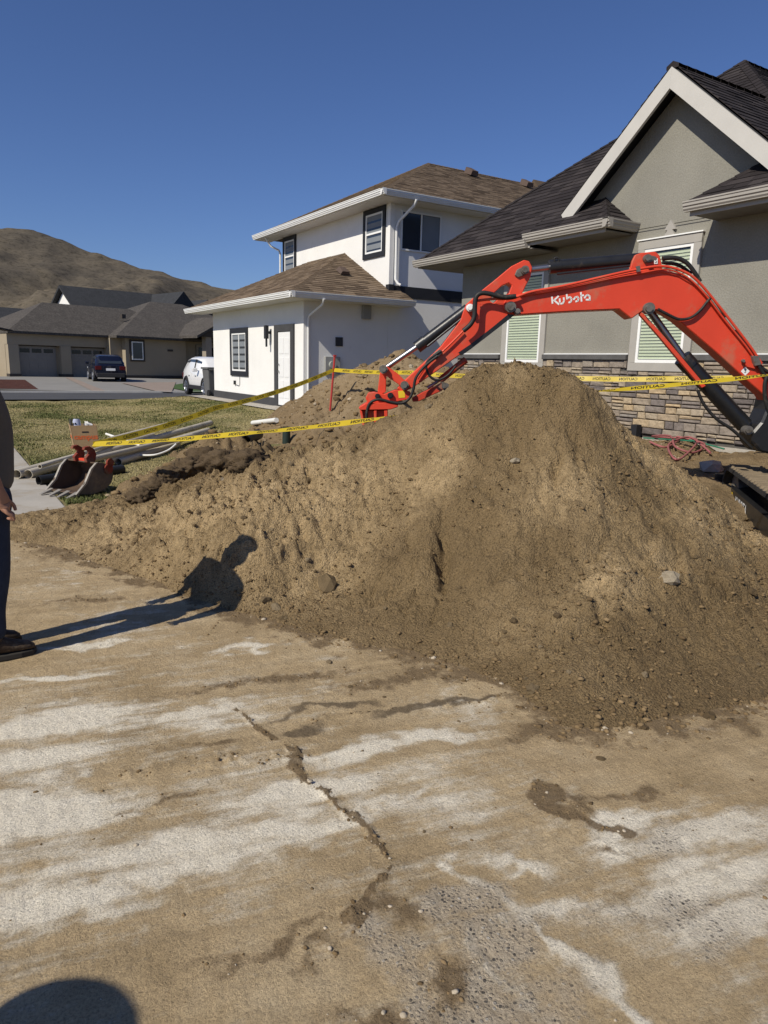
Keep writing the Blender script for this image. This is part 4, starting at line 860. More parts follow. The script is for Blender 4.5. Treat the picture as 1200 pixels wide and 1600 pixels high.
back_house('dark roofed house partly hidden at the left edge behind the beige bungalow', 3, 66, 9, 8, 3.6, .5, M_DROOF, 76)
t2_ = back_house('small roof of a house showing above the ridge left of the white gable', 104, 90, 5, 6, 5.4, .6, M_DROOF, 76)

# ------------------------------------------------------------------ vehicles
M_TYRE = mat('tyre', (.018, .018, .019), .85, .15, 10, .3, 80); M_RIM = mat('rim', (.42, .43, .45), .35, .1, 5, metal=.9); M_BPLAST = mat('black_plastic', (.022, .022, .024), .65, .1, 8)
M_TAIL = mat('tail_lamp', (.07, .006, .007), .25, .1, 4); M_PLATE = mat('plate', (.68, .69, .70), .5, .05, 5); M_HEAD = mat('head_lamp', (.55, .57, .6), .15, .05, 4, coat=.6)
def vehicle(name, label, paint, loc, heading, length, width, prof, belt, wheels, wr, cat='car', cargo=None):
    """prof: (x, z_low, z_top_of_body, z_roof) stations, x from tail (0) to nose"""
    d_ = np.array([math.sin(heading), math.cos(heading), 0]); r_ = np.array([d_[1], -d_[0], 0]); O = np.array(loc, float)
    fn = lambda x, y, z: O + d_*x + r_*y + UP*z
    t = thing(name, label, cat, loc); hw = width/2
    secs = []
    for (x, zl, zb, zr) in prof:
        tap = 1-.10*abs((x/length-.5)*2)**4; w_ = hw*tap
        pts = [(w_*.90, zl), (w_*.985, zl+.12), (w_, zl+.38), (w_*.985, zb-.12), (w_*.95, zb)]
        if zr > zb+.05: pts += [(w_*.86, zb+(zr-zb)*.55), (w_*.76, zr-.06), (w_*.60, zr)]
        else: pts += [(w_*.90, zb+.012), (w_*.80, zb+.02), (w_*.60, zb+.03)]
        secs.append((x, pts))
    mb = MB(); rings = []
    for x, pts in secs: rings.append([(x, y, z) for y, z in pts]+[(x, -y, z) for y, z in reversed(pts)])
    k = len(rings[0]); vs = [fn(*q) for rg in rings for q in rg]
    fs = [(i*k+j, i*k+(j+1) % k, (i+1)*k+(j+1) % k, (i+1)*k+j) for i in range(len(rings)-1) for j in range(k)]+[tuple(range(k)), tuple((len(rings)-1)*k+j for j in range(k))]
    body = build('body', MB().add(vs, fs), paint, t, auto=38)
    # glass follows the cabin sections a little proud
    cab = [i for i, pz in enumerate(prof) if pz[3] > pz[2]+.25]
    for sgn in (-1, 1):
        g = MB(); up_, lo = [], []
        for i in cab:
            x, pts = secs[i]; a, b_, c_ = pts[4], pts[5], pts[6]
            lo.append(fn(x, sgn*(a[0]*.6+b_[0]*.4+.012), a[1]*.75+b_[1]*.25+.0)); up_.append(fn(x, sgn*(c_[0]*.75+b_[0]*.25+.016), c_[1]*.75+b_[1]*.25))
        n_ = len(cab); g.add(lo+up_, [(i, i+1, i+1+n_, i+n_) for i in range(n_-1)]); build('side_window', g, M_GLASS, t)
        if n_ > 2:
            pil = MB(); m_ = n_//2; pil.tube([np.array(lo[m_])+r_*sgn*.01, np.array(up_[m_])+r_*sgn*.01], .035, 6); build('pillar', pil, M_BPLAST if name != 'white_suv' else M_BPLAST, t)
        mr = MB(); xm = prof[cab[-1]][0]-.15; mr.box((xm-.08, sgn*(hw+.02), belt+.02), (xm+.10, sgn*(hw+.22), belt+.18), fn); build('wing_mirror', mr, paint, t, bevel=.03)
        for xh in (prof[cab[0]][0]+.75, prof[cab[0]][0]+1.75):
            hd = MB(); hd.box((xh, sgn*(hw-.0), belt-.16), (xh+.2, sgn*(hw+.035), belt-.12), fn); build('door_handle', hd, paint, t)
        tl = MB(); tl.box((-.03, sgn*hw*.55, belt-.28), (.16, sgn*hw*.93, belt-.05), fn); build('tail_light', tl, M_TAIL, t, bevel=.02)
        hl = MB(); hl.box((length-.22, sgn*hw*.55, belt-.32), (length+.01, sgn*hw*.92, belt-.15), fn); build('headlight', hl, M_HEAD, t, bevel=.02)
        for xw in wheels:
            w_ = MB(); c = fn(xw, sgn*(hw-.10), wr); w_.tube([c-r_*sgn*.13, c-r_*sgn*.10, c+r_*sgn*.09, c+r_*sgn*.115], [wr*.9, wr, wr, wr*.92], 22); wo2 = build('wheel', w_, M_TYRE, t, auto=40)
            rm = MB(); rm.disc(c+r_*sgn*.118, r_, wr*.30, .02, 14)
            for q in range(5):
                a = q*2*math.pi/5+.3; e1 = d_*math.cos(a)+UP*math.sin(a); rm.tube([c+r_*sgn*.12+e1*wr*.2, c+r_*sgn*.12+e1*wr*.66], .035, 5)
            rm.tube([c+r_*sgn*.11+(d_*math.cos(a)+UP*math.sin(a))*wr*.68 for a in np.linspace(0, 2*math.pi, 19)], .02, 5); build('rim', rm, M_RIM, wo2)
            ar = MB(); pts = [c+r_*sgn*.06+(d_*math.cos(a)+UP*math.sin(a))*(wr+.06) for a in np.linspace(-.2, math.pi+.2, 14)]; ar.tube(pts, .07, 6); build('wheel_arch', ar, M_BPLAST, t)
    for sgn in (-1, 1):
        sk = MB(); sk.box((wheels[0]+wr, sgn*(hw-.02), prof[2][1]-.02), (wheels[1]-wr, sgn*(hw+.02), prof[2][1]+.16), fn); build('sill', sk, M_BPLAST, t, bevel=.02)
    bp_ = MB(); bp_.box((-.05, -hw*.86, .32), (.2, hw*.86, .58), fn); build('rear_bumper', bp_, M_BPLAST, t, bevel=.04)
    i0 = cab[0]; x0, p0 = secs[i0]; xb = secs[max(i0-1, 0)][0]
    rw = MB(); pa = secs[max(i0-1, 0)][1]; rw.add([fn(xb-.012, -pa[4][0]*.82, prof[max(i0-1, 0)][2]+.06), fn(xb-.012, pa[4][0]*.82, prof[max(i0-1, 0)][2]+.06), fn(x0-.02, p0[6][0]*.9, prof[i0][3]-.09), fn(x0-.02, -p0[6][0]*.9, prof[i0][3]-.09)], [(0, 1, 2, 3)])
    if not cargo: build('rear_window', rw, M_GLASS, t)
    pl_ = MB(); pl_.box((-.055, -.26, .72), (-.035, .26, .86), fn); build('number_plate', pl_, M_PLATE, t)
    return t, fn
SUVP = [(0, .45, .98, .98), (.08, .36, 1.08, 1.08), (.42, .30, 1.06, 1.58), (1.1, .28, 1.03, 1.68), (2.0, .27, 1.0, 1.68), (2.75, .27, .98, 1.58), (3.45, .27, .97, 1.0), (4.2, .28, .92, .92), (4.5, .36, .78, .78), (4.56, .42, .66, .66)]
M_PAINTW = mat('white_paint', (.78, .78, .77), .25, .02, 3, coat=.6); M_PAINTB = mat('navy_paint', (.006, .008, .020), .25, .05, 3, coat=.7); M_PAINTR = mat('red_paint', (.22, .008, .012), .28, .05, 3, coat=.6)
vehicle('white_suv', 'white crossover parked behind the left corner of the white house', M_PAINTW, (10.55, 33.2, .09), math.radians(181), 4.56, 1.84, SUVP, 1.02, (.82, 3.5), .36)
b0 = onz(174, 598, .16); vehicle('blue_suv', 'dark blue SUV parked on the far drive by the garage', M_PAINTB, (b0[0], b0[1], .15), math.radians(4), 4.56, 1.86, SUVP, 1.04, (.82, 3.5), .36)
TRKP = [(0, .55, 1.18, 1.18), (.05, .45, 1.22, 1.22), (1.7, .42, 1.20, 1.20), (1.95, .42, 1.2, 1.85), (2.6, .4, 1.2, 1.92), (3.7, .4, 1.18, 1.80), (4.4, .4, 1.15, 1.2), (5.4, .42, 1.08, 1.08), (5.75, .5, .9, .9)]
r0 = atf(17, 590, 50); vehicle('red_pickup', 'red pickup truck cut off by the left edge of the picture', M_PAINTR, (r0[0], r0[1], .15), math.radians(-95), 5.75, 1.95, TRKP, 1.15, (1.1, 4.6), .40, 'pickup', True)
# wheelie bin
bn = thing('wheelie_bin', 'grey wheelie bin standing against the corner of the white house', 'bin', (8.75, 26.0, .28)); M_BIN = mat('bin_plastic', (.115, .115, .115), .6, .1, 6)
bx_, by_ = 8.72, 26.0
mb = MB(); mb.add([(bx_-.24, by_-.28, .35), (bx_+.24, by_-.28, .35), (bx_+.24, by_+.24, .35), (bx_-.24, by_+.24, .35), (bx_-.30, by_-.36, 1.30), (bx_+.30, by_-.36, 1.30), (bx_+.30, by_+.34, 1.30), (bx_-.30, by_+.34, 1.30)], [(0, 3, 2, 1), (4, 5, 6, 7), (0, 1, 5, 4), (1, 2, 6, 5), (2, 3, 7, 6), (3, 0, 4, 7)]); build('bin_body', mb, M_BIN, bn, bevel=.03)
mb = MB(); mb.box((bx_-.33, by_-.40, 1.302), (bx_+.33, by_+.38, 1.37)); mb.tube([(bx_-.28, by_-.44, 1.28), (bx_+.28, by_-.44, 1.28)], .02, 8); build('lid', mb, M_BIN, bn, bevel=.02)
for s_ in (-.27, .27): mb = MB(); mb.disc((bx_+s_, by_-.30, .42), (1, 0, 0), .14, .06, 16); build('wheel', mb, M_TYRE, bn)

# ================================================================== EXCAVATOR
M_RED = mat('machine_red', (.66, .060, .026), .48, .08, 2.5, .08, 30, spec=.35, coat=.05, dirt=((.36, .20, .12), 2.6, .54, .45))
M_REDW = mat('worn_red', (.50, .048, .022), .6, .14, 6, .25, 40, dirt=((.20, .14, .09), 7.0, .50, .8))
M_BLKM = mat('black_steel', (.014, .014, .015), .38, .2, 8, .1, 40, spec=.5, dirt=((.16, .12, .08), 4.0, .63, .5))
M_CHROME = mat('chrome', (.30, .30, .32), .38, .04, 6, metal=1); M_STEEL = mat('pin_steel', (.19, .175, .155), .55, .3, 9, metal=.5, dirt=((.10, .08, .055), 14, .5, .7))
M_HOSE = mat('hose_rubber', (.022, .021, .020), .55, .2, 12, dirt=((.15, .12, .08), 8, .58, .6)); M_WHITE = mat('decal_white', (.80, .79, .76), .6, .03, 5); M_YEL = mat('decal_yellow', (.72, .50, .03), .5, .08, 6)
M_RUBBER = mat('track_rubber', (.030, .029, .028), .85, .3, 7, .4, 60, dirt=((.20, .155, .10), 3.0, .55, .6)); M_LUG = mat('dusty_lug', (.20, .155, .10), .95, .25, 6, .4, 60)
BF = 7.3
ex = thing('excavator', 'red mini excavator reaching left over the soil heap, black cylinders and rubber tracks', 'excavator', (7.5, 3.7, 0))
def E3(px, py, df=0.0): return atf(px, py, BF+df)
def plate(name, poly, df, th, m, parent, holes=(), bevel=.006):
    mb = MB(); mb.prism([E3(*p, df) for p in poly], FH*th, [[E3(*p, df) for p in h] for h in holes]); return build(name, mb, m, parent, bevel=bevel, seg=1)
def smooth_path(pts, n=4):
    P = [np.array(p, float) for p in pts]; out = []
    for i in range(len(P)-1):
        p0, p1, p2, p3 = P[max(i-1, 0)], P[i], P[i+1], P[min(i+2, len(P)-1)]
        for k in range(n):
            t = k/n; out.append(.5*((2*p1)+(-p0+p2)*t+(2*p0-5*p1+4*p2-p3)*t*t+(-p0+3*p1-3*p2+p3)*t**3))
    return out+[P[-1]]
def hose(pts, r, parent, df=-.15, m=None, name='hose'):
    mb = MB(); P = [E3(p[0], p[1], p[2] if len(p) > 2 else df) for p in pts]; mb.tube(smooth_path(P, 5), r, 8); return build(name, mb, m or M_HOSE, parent, auto=60)
def rod(name, a, b, r, m, parent, df=0.0, seg=16):
    mb = MB(); mb.tube([E3(*a, df), E3(*b, df)], r, seg); return build(name, mb, m, parent, auto=40)
def pin(px, py, r, parent, df=-.13, th=.05, m=None, name='pin'):
    mb = MB(); mb.disc(E3(px, py, df), FH, r, th, 18); mb.disc(E3(px, py, df-.03), FH, r*.62, th, 14); return build(name, mb, m or M_STEEL, parent, auto=40)
BOOM = [(786, 479), (789, 469), (800, 462), (830, 456), (880, 447), (930, 436), (985, 425), (1010, 421), (1035, 421), (1060, 427), (1085, 441), (1105, 462), (1125, 489), (1150, 521), (1180, 556), (1212, 595), (1240, 640), (1228, 660), (1212, 645), (1195, 618), (1165, 592), (1120, 551), (1061, 501), (1042, 489), (1028, 484), (1004, 486), (987, 498), (968, 483), (900, 486), (850, 489), (806, 492), (792, 490)]
bm_ = plate('boom', BOOM, -.11, .22, M_RED, ex, bevel=.008)
plate('boom_flange', [(812, 461), (880, 449), (985, 426), (1035, 422), (1062, 428), (1088, 442), (1108, 463), (1128, 490), (1182, 557), (1178, 560), (1124, 494), (1104, 467), (1084, 446), (1060, 432), (1035, 426), (985, 430), (880, 453), (813, 465)], -.125, .25, M_RED, bm_)
plate('cylinder_bracket', [(983, 427), (988, 408), (993, 398), (1002, 395), (1024, 393), (1031, 399), (1034, 412), (1036, 424)], -.10, .04, M_RED, bm_); plate('cylinder_bracket', [(983, 427), (988, 408), (993, 398), (1002, 395), (1024, 393), (1031, 399), (1034, 412), (1036, 424)], .06, .04, M_RED, bm_)
# steel oil lines along the boom
def line(pts, r, m, name, df): return hose(pts, r, bm_, df, m, name)
line([(745, 470), (770, 467), (800, 466), (830, 456), (880, 447), (940, 433), (990, 422), (1035, 416), (1070, 425), (1092, 441), (1120, 474), (1150, 512), (1175, 545), (1190, 568)], .013, M_RED, 'oil_line', -.15)
line([(815, 462), (880, 451), (950, 436), (1000, 427), (1040, 421), (1072, 432), (1100, 458), (1130, 497), (1165, 540), (1182, 565)], .009, M_RED, 'oil_line', -.14)
hose([(1035, 404), (1055, 403), (1072, 410), (1084, 424), (1094, 440)], .022, bm_, -.02); hose([(1035, 410), (1060, 414), (1080, 428)], .018, bm_, .05)
hose([(1028, 483), (1045, 492), (1062, 499), (1080, 496), (1095, 484), (1106, 470), (1112, 464)], .014, bm_, -.14)
hose([(1112, 464), (1125, 482), (1133, 496)], .012, bm_, -.05); hose([(1150, 515), (1165, 538), (1180, 560), (1200, 585), (1225, 600)], .017, bm_, -.02); hose([(1178, 560), (1195, 578), (1220, 588)], .017, bm_, -.12); hose([(1183, 566), (1198, 590), (1222, 606)], .017, bm_, -.15)
plate('hose_clip', [(994, 416), (1000, 415), (1001, 424), (995, 425)], -.165, .02, M_STEEL, bm_, bevel=0); plate('lug', [(1158, 563), (1164, 560), (1172, 566), (1182, 572), (1180, 577), (1168, 574)], -.135, .02, M_RED, bm_); pin(1161, 564, .018, bm_, -.14, .02)
plate('fitting', [(1176, 556), (1186, 556), (1190, 570), (1180, 572)], -.17, .05, M_STEEL, bm_, bevel=.004)
# logo: flat white strokes
lg = MB()
def stroke(pts, w=.0165):
    P = [E3(840+a/10., 440+b_/10., -.1125) for a, b_ in pts]
    for a, b_ in zip(P[:-1], P[1:]):
        d_ = (b_-a)/np.linalg.norm(b_-a); n_ = np.cross(d_, FH); n_ /= np.linalg.norm(n_); a2, b2 = a-d_*w*.35, b_+d_*w*.35
        lg.add([a2-n_*w/2, b2-n_*w/2, b2+n_*w/2, a2+n_*w/2], [(0, 1, 2, 3)])
for st_ in [[(224, 240), (232, 335)], [(322, 230), (258, 292), (330, 352)], [(345, 272), (347, 318)], [(408, 255), (412, 300), (395, 338), (365, 345)], [(455, 205), (460, 268)], [(470, 252), (508, 240), (530, 268), (524, 308), (492, 326)],
            [(566, 276), (590, 243), (624, 237), (640, 265), (630, 298), (600, 310)], [(676, 175), (686, 303)], [(678, 220), (715, 214)], [(735, 252), (755, 221), (785, 208), (812, 228), (816, 287)], [(762, 282), (815, 282)]]: stroke(st_)
build('logo', lg, M_WHITE, bm_)
for (cx_, cy_, sz, tx) in ((1025, 408, 5, 'S'), (1164.5, 580, 7, 'S')):
    rot45 = sz > 6
    q = [(cx_-sz, cy_), (cx_, cy_-sz), (cx_+sz, cy_), (cx_, cy_+sz)] if rot45 else [(cx_-sz*.55, cy_-sz*.85), (cx_+sz*.55, cy_-sz*.85), (cx_+sz*.5, cy_+sz*.85), (cx_-sz*.6, cy_+sz*.85)]
    dc = build('decal', MB().add([E3(*p_, -.1125) for p_ in q], [(0, 1, 2, 3)]), M_WHITE, bm_); words('decal_sign', tx, .05, E3(cx_, cy_, -.1145), RT, UP, M_BTRIM, dc)
# arm
ARM = [(819, 406), (827, 408), (832, 418), (829, 432), (821, 448), (814, 463), (806, 474), (806, 488), (798, 495), (770, 516), (735, 543), (722, 552), (681, 581), (645, 606), (630, 613), (620, 607), (633, 594), (661, 568), (690, 540), (720, 500), (724, 487), (729, 475), (750, 456), (775, 436), (799, 416)]
HOLE = [(765, 470), (773, 457), (785, 446), (795, 442), (800, 446), (796, 458), (783, 463), (771, 474)]
am_ = plate('arm', ARM, -.095, .19, M_RED, ex, [HOLE], bevel=.007)
plate('arm_lower_web', [(806, 490), (797, 498), (770, 519), (735, 546), (722, 555), (716, 551), (735, 538), (770, 511), (800, 486)], -.10, .20, M_BLKM, am_, bevel=0)
pin(797, 480, .052, am_, -.14, .08); pin(808, 487, .030, am_, -.15, .05); pin(820, 422, .040, am_, -.125, .05); plate('pin_keeper', [(804, 430), (808, 421), (819, 416), (826, 421), (822, 429), (810, 434)], -.115, .02, M_STEEL, am_); pin(734, 481, .036, am_, -.13, .06, M_WHITE)
hose([(806, 463), (785, 464), (765, 459), (752, 458), (744, 464), (742, 478), (741, 495), (735, 507), (724, 517)], .023, am_, -.19); hose([(724, 517), (700, 541), (668, 570), (652, 592)], .010, am_, -.125, M_RED, 'oil_line')
plate('valve_block', [(676, 554), (686, 546), (692, 551), (682, 560)], -.15, .06, M_STEEL, am_, bevel=.004); hose([(690, 548), (670, 562), (666, 574), (672, 588), (684, 594), (700, 586), (712, 572)], .012, am_, -.15); hose([(684, 556), (664, 572), (650, 590), (646, 608), (640, 622), (628, 630), (610, 628), (592, 624), (578, 630), (573, 645), (573, 660)], .014, am_, -.20)
# thumb under the arm, with worn steel tip
plate('thumb', [(644, 622), (660, 613), (680, 604), (692, 597), (698, 603), (690, 611), (672, 619), (655, 627), (645, 628)], -.06, .13, M_REDW, am_); plate('thumb_tip', [(690, 596), (700, 599), (707, 608), (706, 617), (700, 620), (697, 612), (690, 606)], -.07, .16, M_STEEL, am_)
rod('thumb_cylinder', (728, 562), (688, 594), .035, M_REDW, am_, .0); rod('thumb_rod', (690, 592), (668, 606), .016, M_CHROME, am_, 0)
# arm cylinder
c1_ = rod('arm_cylinder', (862, 417), (1001, 405), .060, M_BLKM, ex, .0); rod('piston_rod', (822, 422), (866, 416.5), .026, M_CHROME, c1_); rod('cylinder_collar', (858, 417.5), (876, 415.5), .066, M_BLKM, c1_); rod('cylinder_tube', (870, 428), (995, 414), .012, M_BLKM, c1_, -.06); pin(1011, 404, .038, c1_, -.12, .05); plate('pin_keeper', [(1004, 404), (1010, 398), (1024, 400), (1028, 404), (1018, 410), (1008, 412)], -.115, .02, M_STEEL, c1_)
hose([(868, 410), (866, 404), (872, 403), (874, 410)], .008, c1_, -.05)
# bucket cylinder
c2_ = rod('bucket_cylinder', (731, 483), (655, 540), .055, M_BLKM, ex, 0); rod('piston_rod', (657, 538), (600, 577), .026, M_CHROME, c2_); rod('cylinder_collar', (664, 533), (651, 543), .062, M_BLKM, c2_); rod('cylinder_tube', (725, 495), (668, 541), .012, M_BLKM, c2_, -.05)
# links and tool carrier
lk = plate('link', [(593, 574), (600, 570), (606, 573), (622, 584), (636, 598), (637, 606), (630, 608), (622, 600), (604, 588), (595, 582)], -.12, .05, M_RED, ex); plate('link_pair', [(593, 574), (600, 570), (606, 573), (622, 584), (636, 598), (637, 606), (630, 608), (622, 600), (604, 588), (595, 582)], .07, .05, M_RED, lk)
plate('link_arm', [(594, 580), (604, 582), (603, 612), (594, 618), (590, 612)], -.06, .04, M_RED, lk); plate('link_arm', [(594, 580), (604, 582), (603, 612), (594, 618), (590, 612)], .03, .04, M_RED, lk)
pin(599, 577, .042, lk, -.14, .06); pin(632, 602, .042, lk, -.14, .06)
tc_ = plate('tool_carrier', [(571, 622), (575, 614), (584, 613), (600, 616), (618, 609), (632, 610), (642, 613), (640, 624), (618, 628), (604, 626), (590, 632), (576, 632)], -.12, .24, M_RED, ex)
pin(590, 619, .026, tc_, -.13, .04, M_BLKM); pin(610, 618, .030, tc_, -.13, .04, M_BLKM); build('decal', MB().add([E3(*q, -.123) for q in [(622, 611), (632, 610), (633, 621), (623, 622)]], [(0, 1, 2, 3)]), M_YEL, tc_)
cp_ = plate('compactor_top', [(560, 637), (572, 630), (600, 629), (622, 630), (622, 636), (610, 640), (563, 641)], -.2, .40, M_RED, ex)
plate('compactor_housing', [(564, 641), (606, 641), (604, 668), (569, 668)], -.12, .24, M_RED, cp_)
for q in ([(562, 641), (566, 641), (571, 668), (567, 668)], [(584, 641), (589, 641), (589, 668), (585, 668)], [(600, 641), (606, 641), (606, 668), (602, 668)]): plate('rib', q, -.19, .36, M_RED, cp_)
plate('compactor_foot', [(548, 690), (556, 678), (572, 672), (610, 672), (630, 690), (630, 697), (550, 697)], -.2, .4, M_REDW, cp_); rod('hydraulic_coupling', (563, 676), (570, 668), .020, M_STEEL, cp_, -.2); rod('hydraulic_coupling', (574, 662), (571, 674), .018, M_STEEL, cp_, -.2)
# boom cylinder and guard
c3_ = rod('boom_cylinder', (1069, 563), (1163, 664), .082, M_BLKM, ex, .02); rod('piston_rod', (1014, 484), (1072, 566), .036, M_CHROME, c3_, .02); rod('cylinder_collar', (1066, 559), (1078, 572), .090, M_BLKM, c3_, .02); pin(1013, 482, .055, c3_, -.12, .07); rod('cylinder_foot', (1158, 658), (1172, 676), .05, M_STEEL, c3_, .02); pin(1167, 672, .045, c3_, -.09, .08); rod('bolt', (1087, 606), (1088, 607), .014, M_STEEL, c3_, -.08)
plate('cylinder_guard', [(1001, 486), (1008, 492), (1040, 528), (1103, 603), (1097, 606), (1060, 562), (1030, 526), (1000, 492)], -.10, .05, M_RED, c3_, bevel=.003)
hose([(1090, 610), (1100, 632), (1120, 655), (1145, 672), (1175, 700)], .016, c3_, -.08)
# swing post and off-frame upper body
sp = plate('swing_post', [(1206, 612), (1228, 604), (1290, 640), (1300, 720), (1215, 712), (1188, 706), (1176, 692), (1176, 676), (1190, 660), (1199, 640)], -.14, .30, M_BLKM, ex, bevel=.02)
hose([(1200, 585), (1195, 600), (1196, 625), (1205, 650)], .02, sp, -.16)
def frame2(O, az): 
    a = math.radians(az); d_ = np.array([math.sin(a), math.cos(a), 0]); return lambda l, w, z: tuple(np.array(O)+d_*l+np.array([d_[1], -d_[0], 0])*w+UP*z)
bc = frame2(tuple(atf(1440, 700, 7.5)*np.array([1, 1, 0])+np.array([0, 0, .0])), 302)
mb = MB(); mb.box((-1.0, -.85, .75), (.75, .85, .95), bc); mb.box((-1.05, -.8, .95), (-.35, .8, 1.75), bc); mb.box((-.35, .15, .95), (.6, .8, 1.35), bc); build('upper_body', mb, M_RED, ex, bevel=.05)
mb = MB()
for l_, w_ in ((-.3, -.8), (-.3, .05), (.7, -.8), (.7, .05)): mb.box((l_, w_, .95), (l_+.07, w_+.07, 2.4), bc)
mb.box((-.35, -.85, 2.4), (.85, .17, 2.5), bc); cb = build('cab', mb, M_BLKM, ex, bevel=.02); mb = MB(); mb.box((-.25, -.79, 1.3), (.7, -.77, 2.38), bc); mb.box((.72, -.7, 1.1), (.74, .05, 2.38), bc); build('cab_glass', mb, mat('glass', (.03, .038, .05), .06), cb)
# tracks
TA = 48.0; T0 = np.array([*onz(1122, 800, 0.0)[:2], 0.0]); T0[2] = .02
def track(off):
    a = math.radians(TA); d_ = np.array([-math.sin(a), -math.cos(a), 0]); w_ = np.array([math.cos(a), -math.sin(a), 0]); O = T0+w_*off
    fn = lambda l, w, z: O+d_*l+w_*w+UP*z
    Ln, Ht, Wd = 2.7, .56, .36; r = Ht/2
    def loop(n=44, rr=0.0):
        P = []; per = 2*(Ln-2*r)+2*math.pi*r
        for i in range(n):
            s_ = i/n*per
            if s_ < Ln-2*r: P.append((r+s_, Ht+rr, 0, 1))
            elif s_ < Ln-2*r+math.pi*r: a_ = (s_-(Ln-2*r))/r; P.append((Ln-r+math.sin(a_)*(r+rr), r+math.cos(a_)*(r+rr), math.sin(a_), math.cos(a_)))
            elif s_ < 2*(Ln-2*r)+math.pi*r: q = s_-(Ln-2*r)-math.pi*r; P.append((Ln-r-q, -rr, 0, -1))
            else: a_ = (s_-2*(Ln-2*r)-math.pi*r)/r; P.append((r-math.sin(a_)*(r+rr), r-math.cos(a_)*(r+rr), -math.sin(a_), -math.cos(a_)))
        return P
    Po, Pi = loop(72), loop(72, -.045); n = len(Po); mb = MB(); vs = []
    for (l, z, _, _), (li, zi, _, _) in zip(Po, Pi): vs += [fn(l, 0, z), fn(l, Wd, z), fn(li, Wd, zi), fn(li, 0, zi)]
    fs = [(i*4+j, i*4+(j+1) % 4, ((i+1) % n)*4+(j+1) % 4, ((i+1) % n)*4+j) for i in range(n) for j in range(4)]
    tr = build('track', mb.add(vs, fs), M_RUBBER, ex)
    me0 = None
    for (l, z, nl, nz) in loop(46):
        tl, tz = nz, -nl; mb = MB(); q = lambda a, w, h: fn(l+tl*a+nl*h, w, z+tz*a+nz*h)
        mb.add([q(-.024, .005, 0), q(.024, .005, 0), q(.024, Wd-.005, 0), q(-.024, Wd-.005, 0), q(-.014, .015, .028), q(.014, .015, .028), q(.014, Wd-.015, .028), q(-.014, Wd-.015, .028)], [(0, 3, 2, 1), (4, 5, 6, 7), (0, 1, 5, 4), (1, 2, 6, 5), (2, 3, 7, 6), (3, 0, 4, 7)])
        build('track_lug', mb, M_LUG if nz > .3 else M_RUBBER, tr)
    mb = MB(); mb.add([fn(.42, .03, .14), fn(Ln-.3, .03, .14), fn(Ln-.3, .03, .34), fn(.42, .03, .34), fn(.42, Wd-.03, .14), fn(Ln-.3, Wd-.03, .14), fn(Ln-.3, Wd-.03, .40), fn(.42, Wd-.03, .40)], [(0, 1, 2, 3), (4, 7, 6, 5), (0, 4, 5, 1), (3, 2, 6, 7), (0, 3, 7, 4), (1, 5, 6, 2)]); fr_ = build('track_frame', mb, M_BLKM, ex)
    for l_, nm, rr in ((.30, 'idler', .21), (Ln-.30, 'sprocket', .21)): mb = MB(); mb.disc(fn(l_, Wd/2, r), w_, rr, Wd*.5, 22); mb.disc(fn(l_, .08, r), w_, .09, .06, 14); build(nm, mb, M_STEEL, fr_, auto=40)
    for l_ in (.55, .9, 1.25, 1.6, 1.95): mb = MB(); mb.disc(fn(l_, Wd/2, .115), w_, .075, Wd*.8, 14); build('roller', mb, M_STEEL, fr_, auto=40)
    if off == 0:
        words('frame_lettering', 'KUBOTA', .15, fn(1.03, .026, .24), d_, UP, M_WHITE, fr_, .002); b_ = MB(); b_.add([fn(.50, .026, .22), fn(.57, .026, .22), fn(.57, .026, .31), fn(.50, .026, .31)], [(0, 1, 2, 3)]); build('decal', b_, M_YEL, fr_)
    return tr
track(0.0); track(1.45)
a = math.radians(TA); d_ = np.array([math.sin(a), math.cos(a), 0]); w_ = np.array([math.cos(a), -math.sin(a), 0]); bl = lambda l, w, z: T0+d_*l+w_*w+UP*z
mb = MB(); mb.box((.10, -.06, .06), (.17, 1.9, .42), bl); mb.box((.02, -.06, .10), (.10, 1.9, .16), bl); bd = build('dozer_blade', mb, M_BLKM, ex, bevel=.01); mb = MB(); mb.box((-.9, .45, .2), (.1, .58, .32), bl); mb.box((-.9, 1.2, .2), (.1, 1.33, .32), bl); build('blade_arm', mb, M_BLKM, bd)
mb = MB(); mb.box((-1.6, .38, .25), (-.5, 1.44, .62), bl); mb.disc(bl(-1.05, .9, .70), UP, .42, .16, 24); build('undercarriage', mb, M_BLKM, ex)

# ================================================================== THINGS ON THE GROUND
def hit(px, py, f0=2.2, f1=18):
    for f in np.arange(f0, f1, .015):
        p = atf(px, py, f)
        if p[2] <= surf(p[0], p[1]): return p
    return atf(px, py, f1)
# --- loose bucket
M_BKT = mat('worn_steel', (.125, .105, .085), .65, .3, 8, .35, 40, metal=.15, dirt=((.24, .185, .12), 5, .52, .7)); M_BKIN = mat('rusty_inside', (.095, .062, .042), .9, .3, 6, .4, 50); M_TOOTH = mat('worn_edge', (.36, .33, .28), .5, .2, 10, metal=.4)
M_HOOK = mat('rusty_red', (.20, .035, .02), .75, .3, 9, .3, 50, dirt=((.16, .11, .07), 8, .5, .7)); bo = onz(133, 768, .02); bk = thing('excavator_bucket', 'loose toothed digging bucket with red hooks standing on the verge', 'bucket', (bo[0], bo[1], 0))
bu = -FH*math.cos(.5)-RT*math.sin(.5); bw = RT*math.cos(.5)-FH*math.sin(.5)
def B3(u, w, z): return bo*np.array([1, 1, 0])+bu*u*.95+bw*w*.92+UP*(z*.80+.02)
BP = [(.33, .05), (.12, .015), (-.06, .05), (-.17, .14), (-.21, .26), (-.17, .37), (-.08, .45), (.02, .47)]
mb = MB(); n = len(BP); vs = []
for (u, z) in BP: vs += [B3(u, -.28, z), B3(u, .28, z)]
